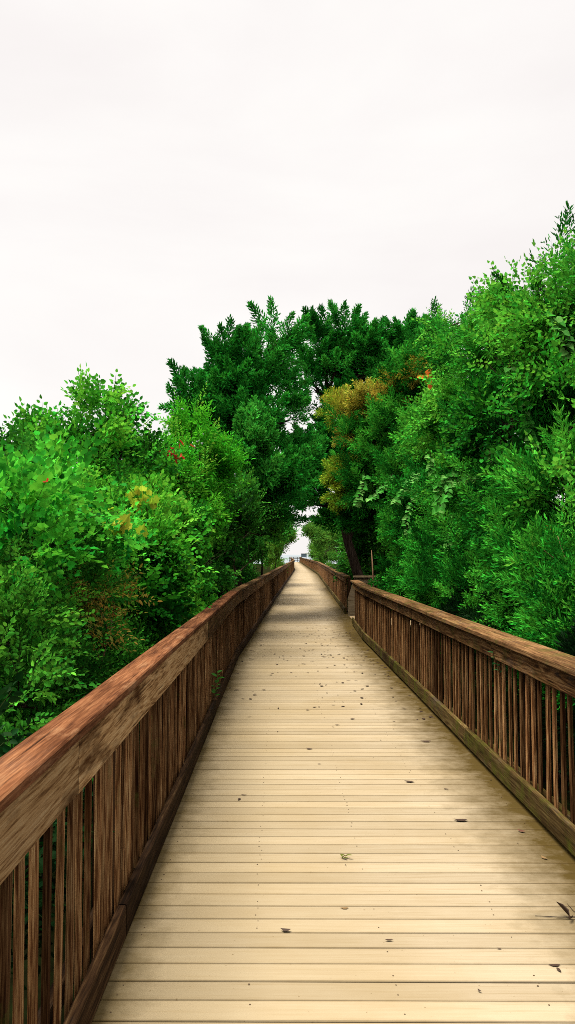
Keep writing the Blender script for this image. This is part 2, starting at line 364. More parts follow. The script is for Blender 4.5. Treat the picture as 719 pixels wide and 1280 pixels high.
# ------------------------------------------------------------------ railings
def board(name, mat, fx, side, y0, y1, o0, o1, z0, z1, parent, org, ch=0.005, kinks=()):
    """a chamfered board that follows the deck edge; o = distance outward from the kick board's inner face"""
    ys = [y0] + [k for k in kinks if y0 + 0.05 < k < y1 - 0.05] + [y1]
    full = []
    for a, b in zip(ys, ys[1:]):
        n = max(1, int((b - a) / 0.9)); full += [a + (b - a) * i / n for i in range(n)]
    full.append(y1)
    ja, jb, za, zb = [random.uniform(-0.003, 0.003) for _ in range(4)]
    rings = []
    for q in full:
        t = (q - y0) / (y1 - y0); j = ja + (jb - ja) * t + random.uniform(-.0008, .0008); zz = za + (zb - za) * t + random.uniform(-.0008, .0008)
        P = [(o0 + ch, z0), (o1 - ch, z0), (o1, z0 + ch), (o1, z1 - ch), (o1 - ch, z1), (o0 + ch, z1), (o0, z1 - ch), (o0, z0 + ch)]
        ring = [(fx(q) + side * (oo + j) - org[0], q - org[1], z + zz - org[2]) for oo, z in P]
        rings.append(ring if side < 0 else ring[::-1])
    g = Geo(); g.loft([r[::-1] for r in rings])
    return mesh_obj(name, g.v, g.f, mat, parent)

def baluster_mesh(i, z0, z1):
    bm = bmesh.new(); bmesh.ops.create_cube(bm, size=1)
    for v in bm.verts:
        v.co = Vector((v.co.x * 0.0205, v.co.y * 0.037, z0 + (v.co.z + 0.5) * (z1 - z0)))
    bmesh.ops.bevel(bm, geom=bm.edges[:], offset=0.0035, segments=1, affect='EDGES')
    for v in bm.verts:
        v.co.x += 0.003 * math.sin(v.co.z * 2 + i)
    me = bpy.data.meshes.new('baluster'); bm.to_mesh(me); bm.free(); me.materials.append(M['baluster'])
    return me
BAL = [baluster_mesh(i, 0.05, 1.005) for i in range(3)]

def railing(name, label, fx, side, y0, y1, ptop, kinks, ind, mats, cap_joint, cap_len, face_h, curb, cap_w):
    org = (fx(y0) + side * 0.1, y0, 0.0)
    t = thing(name, label, 'railing', org)
    top = ptop
    def pieces(first, length):
        out = []; q = first
        while q > y0: q -= length
        a = max(q, y0)
        while a < y1 - 0.02:
            q2 = q + length; b = min(q2, y1); cuts = [k for k in kinks if a + 0.3 < k < b - 0.3]
            for c in cuts:
                out.append((a, c)); a = c
            out.append((a, b)); a = b; q = q2
            if a > 45: length = 14
        return out
    for a, b in pieces(cap_joint, cap_len):
        board('cap_board', mats['cap'] if a < 12 else mats.get('cap_far', mats['cap']), fx, side, a + 0.002, b - 0.002, cap_w[0], cap_w[1], top - 0.042, top, t, org, 0.007)
    for a, b in pieces(cap_joint + 1.3, cap_len):
        board('top_rail', mats['face'] if a < 7 else mats.get('face_far', mats['face']), fx, side, a + 0.002, b - 0.002, 0.018, 0.056, top - 0.044 - face_h, top - 0.044, t, org, 0.004)
    for a, b in pieces(cap_joint + 2.1, cap_len):
        board('kick_board', mats['kick'], fx, side, a + 0.002, b - 0.002, 0.0, 0.040, curb[0], curb[1], t, org, 0.006)
        board('bottom_rail', mats['kick'], fx, side, a + 0.002, b - 0.002, 0.118, 0.156, 0.03, 0.12, t, org, 0.004)
    q = y0 + 0.06
    while q < y1:
        m = Geo(); px = fx(q) + side * 0.142 - org[0]
        ring = lambda z, e=0.0: [(px - 0.044 + e, q - org[1] - 0.044 + e, z), (px + 0.044 - e, q - org[1] - 0.044 + e, z), (px + 0.044 - e, q - org[1] + 0.044 - e, z), (px - 0.044 + e, q - org[1] + 0.044 - e, z)]
        if q < 60:
            m.loft([ring(-0.95), ring(top - 0.05), ring(top - 0.044, 0.004)])
            mesh_obj('post', m.v, m.f, M['post'], t)
        q += 1.83
    rest = Geo(); q = y0 + 0.09; k = 0; i = 0
    while q < y1 - 0.05:
        bx = fx(q) + side * 0.072
        if q >= ind and k < 100:
            o = bpy.data.objects.new('baluster', BAL[i % 3]); o.location = (bx - org[0] + random.uniform(-.004, .004), q - org[1] + random.uniform(-.006, .006), random.uniform(-.004, .004))
            o.rotation_euler = (random.uniform(-.006, .006), random.uniform(-.005, .005), random.uniform(-.07, .07) + random.choice([0, math.pi]))
            link(o, t); k += 1
        else:
            rest.box(bx - org[0] - 0.0113, bx - org[0] + 0.0113, q - org[1] - 0.019, q - org[1] + 0.019, 0.05, 1.0)
        q += 0.1345; i += 1
    if rest.v:
        o = mesh_obj('balusters', rest.v, rest.f, M['baluster'], t); o['kind'] = 'stuff'
    return t

left_rail = railing('wooden_railing', 'long brown railing along the left side of the boardwalk, with a reddish cap board', xL, -1, -1.8, END, 1.07, (13.0, 86.0), 1.75,
        dict(cap=M['cap'], cap_far=M['cap_mossy'], face=M['face'], face_far=M['face_dark'], kick=M['kick']), 1.45, 4.88, 0.182, (0.004, 0.144), (0.008, 0.150))
right_rail = railing('wooden_railing', 'nearer railing right of the boardwalk, mossy at its foot, ending at the side opening', xR, 1, -1.8, 18.9, 1.05, (15.5,), 4.2,
        dict(cap=M['cap_mossy'], face=M['face_dark'], kick=M['kick_mossy']), 4.82, 3.66, 0.135, (0.035, 0.178), (-0.035, 0.165))
far_rail = railing('wooden_railing', 'farther railing right of the boardwalk, running from the side opening to the bright end', xR, 1, 22.4, END, 1.05, (66.0,), 22.3,
        dict(cap=M['cap_mossy'], face=M['face_dark'], kick=M['kick_mossy']), 22.4, 4.88, 0.135, (0.035, 0.178), (-0.02, 0.165))

# side landing seen through the opening in the right railing
xs = xR(20.65) + 0.11
o = thing('side_landing', 'small pale wooden side landing beyond the gap in the right railing', 'landing', (xs, 20.65, 0))
g = Geo()
for k in range(11):
    g.box(0.0 + k * 0.16, 0.154 + k * 0.16, -1.7, 1.5, -0.035, -0.003)
mesh_obj('landing_floor', g.v, g.f, M['pale_board'], o)
g = Geo()
for sx in (0.3, 1.5):
    for sy in (-1.2, 1.2):
        g.box(sx - .06, sx + .06, sy - .06, sy + .06, -0.95, -0.04)
mesh_obj('landing_support', g.v, g.f, M['post'], o)
o = thing('landing_railing', 'short cross railing with pale boards at the back of the side landing', 'railing', (xs + 0.14, 22.2, 0))
g = Geo(); g.box(0.02, 1.75, -0.09, 0.09, 1.02, 1.06); mesh_obj('cap_board', g.v, g.f, M['pale_board'], o)
g = Geo(); g.box(0.05, 1.75, -0.03, 0.008, 0.86, 1.018); mesh_obj('top_rail', g.v, g.f, M['pale_board'], o)
g = Geo(); g.box(0.05, 1.75, -0.03, 0.008, 0.06, 0.17); mesh_obj('bottom_rail', g.v, g.f, M['face_dark'], o)
for k in range(12):
    m = bpy.data.objects.new('baluster', BAL[k % 3]); m.location = (0.10 + k * 0.14, 0.032, 0); link(m, o)
g = Geo(); g.box(0.06, 0.15, 0.055, 0.145, -0.9, 1.018); mesh_obj('post', g.v, g.f, M['post'], o)
# pale slanted panel standing in the opening
g = Geo(); x0 = xR(20.9) + 0.015
P = [(x0, 0.06), (x0 + 0.19, 0.06), (x0 + 0.21, 0.98), (x0 + 0.15, 0.98), (x0, 0.52)]
g.loft([[(x, 20.9, z) for x, z in P], [(x + 0.02, 20.945, z) for x, z in P]])
tag(g.build('slanted_panel', M['pale_board']), 'pale slanted board panel standing in the side opening of the right railing', 'board panel')


# fence across the far end and the small sign board beside it
o = thing('end_fence', 'low grey rail fence across the far bright end of the boardwalk', 'fence', (1.6, 181.0, 0))
for k in range(4):
    g = Geo(); x = -1.2 + k * 0.9; g.box(x - 0.07, x + 0.07, -0.07, 0.07, -0.9, 1.12); mesh_obj('post', g.v, g.f, M['grey_wood'], o)
for z in (0.35, 0.70, 1.05):
    g = Geo(); g.box(-1.3, 1.6, -0.12, -0.075, z - 0.07, z + 0.07); mesh_obj('rail', g.v, g.f, M['grey_wood'], o)
o = thing('notice_board', 'small blue-grey notice board on two posts at the far end of the boardwalk', 'notice board', (3.7, 181.5, 0))
g = Geo(); g.box(-0.62, 0.62, -0.05, 0.05, 1.02, 1.78); mesh_obj('panel', g.v, g.f, M['sign_blue'], o)
g = Geo(); g.box(-0.68, 0.68, -0.10, 0.10, 1.79, 1.86); mesh_obj('roof', g.v, g.f, M['grey_wood'], o)
for s in (-0.5, 0.5):
    g = Geo(); g.box(s - 0.06, s + 0.06, 0.055, 0.15, -0.9, 1.785); mesh_obj('post', g.v, g.f, M['grey_wood'], o)

# ------------------------------------------------------------------ foliage
def unit(a): return a / np.maximum(np.linalg.norm(a, axis=-1, keepdims=True), 1e-9)

def leaf_shape(kind):
    if kind == 'ellip':
        half = [(0.0, 0.0), (0.30, 0.28), (0.27, 0.66), (0.0, 1.0)]
    elif kind == 'narrow':
        half = [(0.0, 0.0), (0.17, 0.30), (0.14, 0.68), (0.0, 1.0)]
    elif kind == 'round':
        half = [(0.0, 0.0), (0.36, 0.18), (0.40, 0.55), (0.22, 0.88), (0.0, 1.0)]
    elif kind == 'heart':
        half = [(0.0, 0.08), (0.22, -0.06), (0.44, 0.16), (0.38, 0.52), (0.16, 0.84), (0.0, 1.05)]
    elif kind == 'grape':
        half = [(0.0, 0.10), (0.20, -0.10), (0.48, 0.02), (0.46, 0.22), (0.62, 0.42), (0.40, 0.56), (0.34, 0.78), (0.16, 0.80), (0.0, 1.05)]
    elif kind == 'needle':
        return np.array([(0, 0, 0), (0.11, 0.45, 0), (0, 1, 0), (-0.11, 0.45, 0)], float), [(0, 1, 2, 3)]
    fold = 0.28
    v = [(x, y, abs(x) * fold - 0.16 * (y - 0.3) ** 2) for x, y in half]
    n = len(half)
    mid = [0, n - 1]
    v2 = [(-x, y, z) for x, y, z in v[1:-1]]
    faces = [tuple(range(n)), tuple([0, n - 1] + [n + k for k in reversed(range(n - 2))])]
    return np.array(v + v2, float), faces

def frame(d, up):
    """rotation matrices whose Y axis is d and Z as near up as possible"""
    y = unit(d); x = unit(np.cross(y, up)); z = np.cross(x, y)
    return np.stack([x, y, z], axis=-1)

def make_sprig(kind, count, length, size, rng, spread=0.9, droop=0.3, stem=True, flop=0.5):
    """a twig along +Y with leaves; returns verts, faces, leaf id per vertex (-1 for the stem)"""
    lv, lf = leaf_shape(kind); V, F, I = [], [], []
    base = 0
    def stem_at(t): return np.array([0, length * t, -droop * length * t * t])
    for k in range(count):
        t = (k + 0.6) / count; s = 1 if k % 2 else -1
        out = np.array([s * spread, 0.45 + rng.uniform(-.3, .5), rng.uniform(-.5, .6) - flop * 0.4])
        if k == count - 1: out = np.array([0, 1, -0.1])
        up = np.array([rng.uniform(-.5, .5), rng.uniform(-.4, .4) - 0.1, 1.0])
        m = frame(unit(out[None])[0][None], up[None])[0]
        sz = size * rng.uniform(0.7, 1.2) * (1 - 0.3 * t)
        V.append((lv * sz) @ m.T + stem_at(t) + unit(out[None])[0] * size * 0.25)
        F += [tuple(i + base for i in f) for f in lf]; I += [k] * len(lv); base += len(lv)
    if stem:
        w = 0.0028
        for a, b in ((0, 0.5), (0.5, 0.95)):
            p, q = stem_at(a), stem_at(b)
            V.append(np.array([p + (w, 0, 0), p - (w, 0, 0), q - (w * .6, 0, 0), q + (w * .6, 0, 0)])); F.append((base, base + 1, base + 2, base + 3)); I += [-1] * 4; base += 4
    return np.concatenate(V), F, np.array(I)

def make_plume(rng, length=0.34, branches=20, per=6, needle=0.05, lay=0.8, fat=1.3):
    """a feathery cedar branch tip along +Y"""
    lv, lf = leaf_shape('needle'); V, F, I = [], [], []; base = 0; idn = 0
    for k in range(branches):
        t = (k + 0.5) / branches; a = k * 2.4 + rng.uniform(-.4, .4)
        side = np.array([math.cos(a), 0.9 + 0.5 * t, math.sin(a)]); side = side / np.linalg.norm(side)
        blen = 0.36 * length * (1 - 0.75 * t) * rng.uniform(0.7, 1.2) + 0.02
        p0 = np.array([0, length * t * 0.9, 0])
        for j in range(per):
            u = (j + 0.5) / per
            d = side + np.array([rng.uniform(-.6, .6), rng.uniform(0.0, .8), rng.uniform(-.6, .6)]) * lay
            m = frame(unit(d[None]), unit(rng.normal(size=(1, 3))))[0]
            V.append((lv * (fat, 1, 1) * needle * rng.uniform(0.7, 1.3)) @ m.T + p0 + side * blen * u)
            F += [tuple(i + base for i in f) for f in lf]; I += [idn] * 4; base += 4
        idn += 1
    return np.concatenate(V), F, np.array(I)

def make_tuft(rng, length=0.95, plumes=15, branches=8, per=4, needle=0.085):
    """a pointed cedar spray: plumes set around a rising axis, shorter towards its tip"""
    V, F, I = [], [], []; base = 0; idn = 0
    for k in range(plumes):
        t = (k + 0.4) / plumes; a = k * 2.4 + rng.uniform(-.5, .5)
        pv, pf, pi = make_plume(rng, 0.40 * (1 - 0.55 * t), branches, per, needle, 0.8, 1.7)
        d = np.array([0.8 * math.cos(a) * (1 - 0.75 * t), 0.55 + 0.9 * t, 0.8 * math.sin(a) * (1 - 0.75 * t)])
        if k == plumes - 1: d = np.array([0, 1, 0])
        m = frame(unit(d[None]), unit(rng.normal(size=(1, 3))))[0]
        V.append(pv @ m.T + np.array([0, length * t * 0.8, 0])); F += [tuple(i + base for i in f) for f in pf]; I += list(pi + idn); base += len(pv); idn += pi.max() + 1
    return np.concatenate(V), F, np.array(I)

SR = np.random.default_rng(5)
SPRIGS = {
    'grape': [make_sprig('grape', 9, 0.34, 0.105, SR, 1.0, 0.35, flop=0.9) for _ in range(5)],
    'broad': [make_sprig('ellip', 15, 0.30, 0.075, SR, 0.9, 0.25) for _ in range(5)],
    'small': [make_sprig('round', 18, 0.28, 0.062, SR, 0.9, 0.25) for _ in range(5)],
    'heart': [make_sprig('heart', 11, 0.30, 0.060, SR, 0.8, 0.5, flop=0.9) for _ in range(5)],
    'lime': [make_sprig('narrow', 20, 0.30, 0.095, SR, 0.7, 0.1, flop=0.0) for _ in range(5)],
    'dry': [make_sprig('narrow', 14, 0.26, 0.060, SR, 0.9, 0.3, flop=0.6) for _ in range(4)],
    'cedar': [make_tuft(SR) for _ in range(5)],
    'broad_shoot': [make_sprig('ellip', 24, 0.75, 0.070, SR, 0.9, 0.35) for _ in range(4)],
    'small_shoot': [make_sprig('round', 26, 0.70, 0.055, SR, 0.9, 0.4) for _ in range(4)],
    'heart_shoot': [make_sprig('heart', 20, 0.80, 0.060, SR, 0.8, 0.5, flop=0.9) for _ in range(4)],
    'lime_shoot': [make_sprig('narrow', 30, 0.60, 0.085, SR, 0.7, 0.1, flop=0.0) for _ in range(4)],
    'grape_shoot': [make_sprig('grape', 12, 0.80, 0.090, SR, 1.0, 0.5, flop=0.9) for _ in range(4)],
    'feather_shoot': [make_tuft(SR, 0.75, 12, 9, 5, 0.042) for _ in range(4)],
    'feather': [make_plume(SR, 0.30, 22, 8, 0.040, 0.8, 1.2) for _ in range(5)],
}

def patchnoise(p, f, seed):
    q = p * f + seed
    return (np.sin(q[:, 0] * 1.7 + 2.1 * np.sin(q[:, 1] * 0.9)) + np.sin(q[:, 1] * 1.3 + 1.7 * np.sin(q[:, 2] * 1.1)) + np.sin(q[:, 2] * 1.9 + 1.3 * np.sin(q[:, 0] * 1.2))) / 3.0

def emit(name, kind, pos, dirs, scale, cols, mat, parent, org, rng, roll=1.0, jitter=0.22):
    """all leaves of one crown as one mesh"""
    VV, CC, LV, LS = [], [], [], []; vb = 0; lb = 0
    variants = SPRIGS[kind]; which = rng.integers(0, len(variants), len(pos))
    for vi, (tv, tf, ti) in enumerate(variants):
        sel = np.where(which == vi)[0]; n = len(sel)
        if not n: continue
        up = unit(np.array([0, 0, 1.0]) + rng.normal(size=(n, 3)) * roll)
        Rm = frame(dirs[sel], up)
        v = np.einsum('nij,kj->nki', Rm, tv) * scale[sel][:, None, None] + (pos[sel] - np.array(org))[:, None, :]
        k = len(tv); nl = ti.max() + 1
        f = 1 + rng.normal(size=(n, nl + 1)) * jitter; f = np.clip(f, 0.45, 1.8)
        lj = f[:, ti]
        c = cols[sel][:, None, :] * lj[:, :, None]
        hue = rng.normal(size=(n, nl + 1))[:, ti] * 0.10
        c[..., 0] *= (1 + hue * 2.0)
        stem = ti < 0
        if stem.any(): c[:, stem, :] = np.array([0.035, 0.06, 0.015])
        VV.append(v.reshape(-1, 3)); CC.append(c.reshape(-1, 3))
        fl = np.concatenate([np.array(x) for x in tf]); ln = np.array([len(x) for x in tf])
        LV.append((fl[None, :] + (np.arange(n) * k)[:, None] + vb).ravel())
        st = np.concatenate([[0], np.cumsum(ln)[:-1]])
        LS.append((st[None, :] + (np.arange(n) * len(fl))[:, None] + lb).ravel())
        vb += n * k; lb += n * len(fl)
    V = np.concatenate(VV).astype(np.float32); C = np.concatenate(CC); LVv = np.concatenate(LV).astype(np.int32); LSs = np.concatenate(LS).astype(np.int32)
    me = bpy.data.meshes.new(name)
    me.vertices.add(len(V)); me.vertices.foreach_set('co', V.ravel())
    me.loops.add(len(LVv)); me.loops.foreach_set('vertex_index', LVv)
    me.polygons.add(len(LSs)); me.polygons.foreach_set('loop_start', LSs)
    me.update(calc_edges=True)
    at = me.attributes.new('leafcol', 'FLOAT_COLOR', 'POINT')
    c4 = np.ones((len(V), 4), np.float32); c4[:, :3] = np.clip(C, 0.001, 0.9); at.data.foreach_set('color', c4.ravel())
    me.materials.append(mat)
    o = bpy.data.objects.new(name, me)
    return link(o, parent)

def cover(clumps, density, rng, up=0.35, rand=0.5, shell=0.45, lump=0.28, stray=0.03, clear=0.24, seed=0.0, squeeze=0.92, knot=24, kr=0.15):
    P, D = [], []
    for (cx, cy, cz, rx, ry, rz) in clumps:
        rx, ry, rz = rx * squeeze, ry * squeeze, rz * squeeze
        area = 4 * math.pi * ((rx * ry) ** 1.6 / 3 + (rx * rz) ** 1.6 / 3 + (ry * rz) ** 1.6 / 3) ** (1 / 1.6)
        n = max(8, int(area * density))
        m = max(4, n // knot); dc = unit(rng.normal(size=(m, 3))); tcn = 1 - shell * rng.random(m) ** 1.3
        own = rng.integers(0, m, n); mean_r = (rx + ry + rz) / 3
        d = unit(dc[own] + rng.normal(size=(n, 3)) * kr / mean_r)
        t = tcn[own] + rng.normal(size=n) * 0.09 - 0.25 * ((d - dc[own]) ** 2).sum(1) * (mean_r / kr) ** 2 * 0.15
        t = np.minimum(t, 1.12)
        t = t * (1 + lump * patchnoise(d * 2.4, 1.6, seed + cx * 3 + cz * 5))
        st = rng.random(n) < stray; t[st] *= rng.uniform(1.05, 1.35, st.sum())
        rr = np.array([rx, ry, rz]); p = np.array([cx, cy, cz]) + d * rr * t[:, None]
        nrm = unit(d / rr)
        P.append(p); D.append(unit(nrm * 0.8 + np.array([0, 0, up]) + rng.normal(size=(n, 3)) * rand * 0.6))
    P = np.concatenate(P); D = np.concatenate(D)
    # drop twigs that would grow through the railings or over the walk at head height
    l = np.array([xL(q) for q in P[:, 1]]) - 0.17 - clear; r = np.array([xR(q) for q in P[:, 1]]) + 0.19 + clear
    low = P[:, 2] < 2.25
    keep = ~(low & (P[:, 0] > l) & (P[:, 0] < r)) & (P[:, 2] > -0.85)
    # skip twigs buried deep inside a neighbouring clump
    for (cx, cy, cz, rx, ry, rz) in clumps:
        q = (P - np.array([cx, cy, cz])) / np.array([rx, ry, rz])
        keep &= ~((q ** 2).sum(1) < 0.16)
    return P[keep], D[keep]

def palette(P, rng, cols, f=1.2, seed=0.0, spread=0.5):
    t = np.clip(0.5 + 0.55 * patchnoise(P, f, seed) + rng.normal(size=len(P)) * 0.25 * spread, 0, 0.999)
    cols = np.array(cols); k = t * (len(cols) - 1); i = k.astype(int); w = (k - i)[:, None]
    return cols[i] * (1 - w) + cols[np.minimum(i + 1, len(cols) - 1)] * w

def limbs(base, top, clumps, r0, sag=0.25, bend=None):
    g = Geo(); base = Vector(base); top = Vector(top)
    n = 9; pts = []
    for i in range(n):
        t = i / (n - 1); p = base.lerp(top, t)
        if bend: p += Vector(bend) * math.sin(math.pi * t)
        p += Vector((random.uniform(-.04, .04), random.uniform(-.04, .04), 0)) * (t > 0) ; pts.append(p)
    g.tube(pts, [r0 * (1 - 0.75 * i / (n - 1)) * (1.35 if i == 0 else 1) for i in range(n)], 9)
    for (cx, cy, cz, rx, ry, rz) in clumps:
        c = Vector((cx, cy, cz))
        # leave the trunk below the clump
        best = min(pts[1:], key=lambda p: (p - c).length + max(0, p.z - c.z + 0.2) * 3)
        mid = best.lerp(c, 0.5) + Vector((random.uniform(-.1, .1), random.uniform(-.1, .1), sag * (c - best).length * 0.25))
        end = c + (c - best).normalized() * min(rx, rz) * 0.4
        rr = r0 * 0.32
        g.tube([best, best.lerp(mid, .5) + Vector((0, 0, .03)), mid, c, end], [rr, rr * .8, rr * .62, rr * .4, rr * .12], 6)
        for _ in range(4):
            e = c + Vector((random.uniform(-rx, rx), random.uniform(-ry, ry), random.uniform(-.2 * rz, rz))) * 0.75
            g.tube([mid.lerp(c, random.random()), mid.lerp(e, .6), e], [rr * .3, rr * .2, rr * .08], 5)
    return g

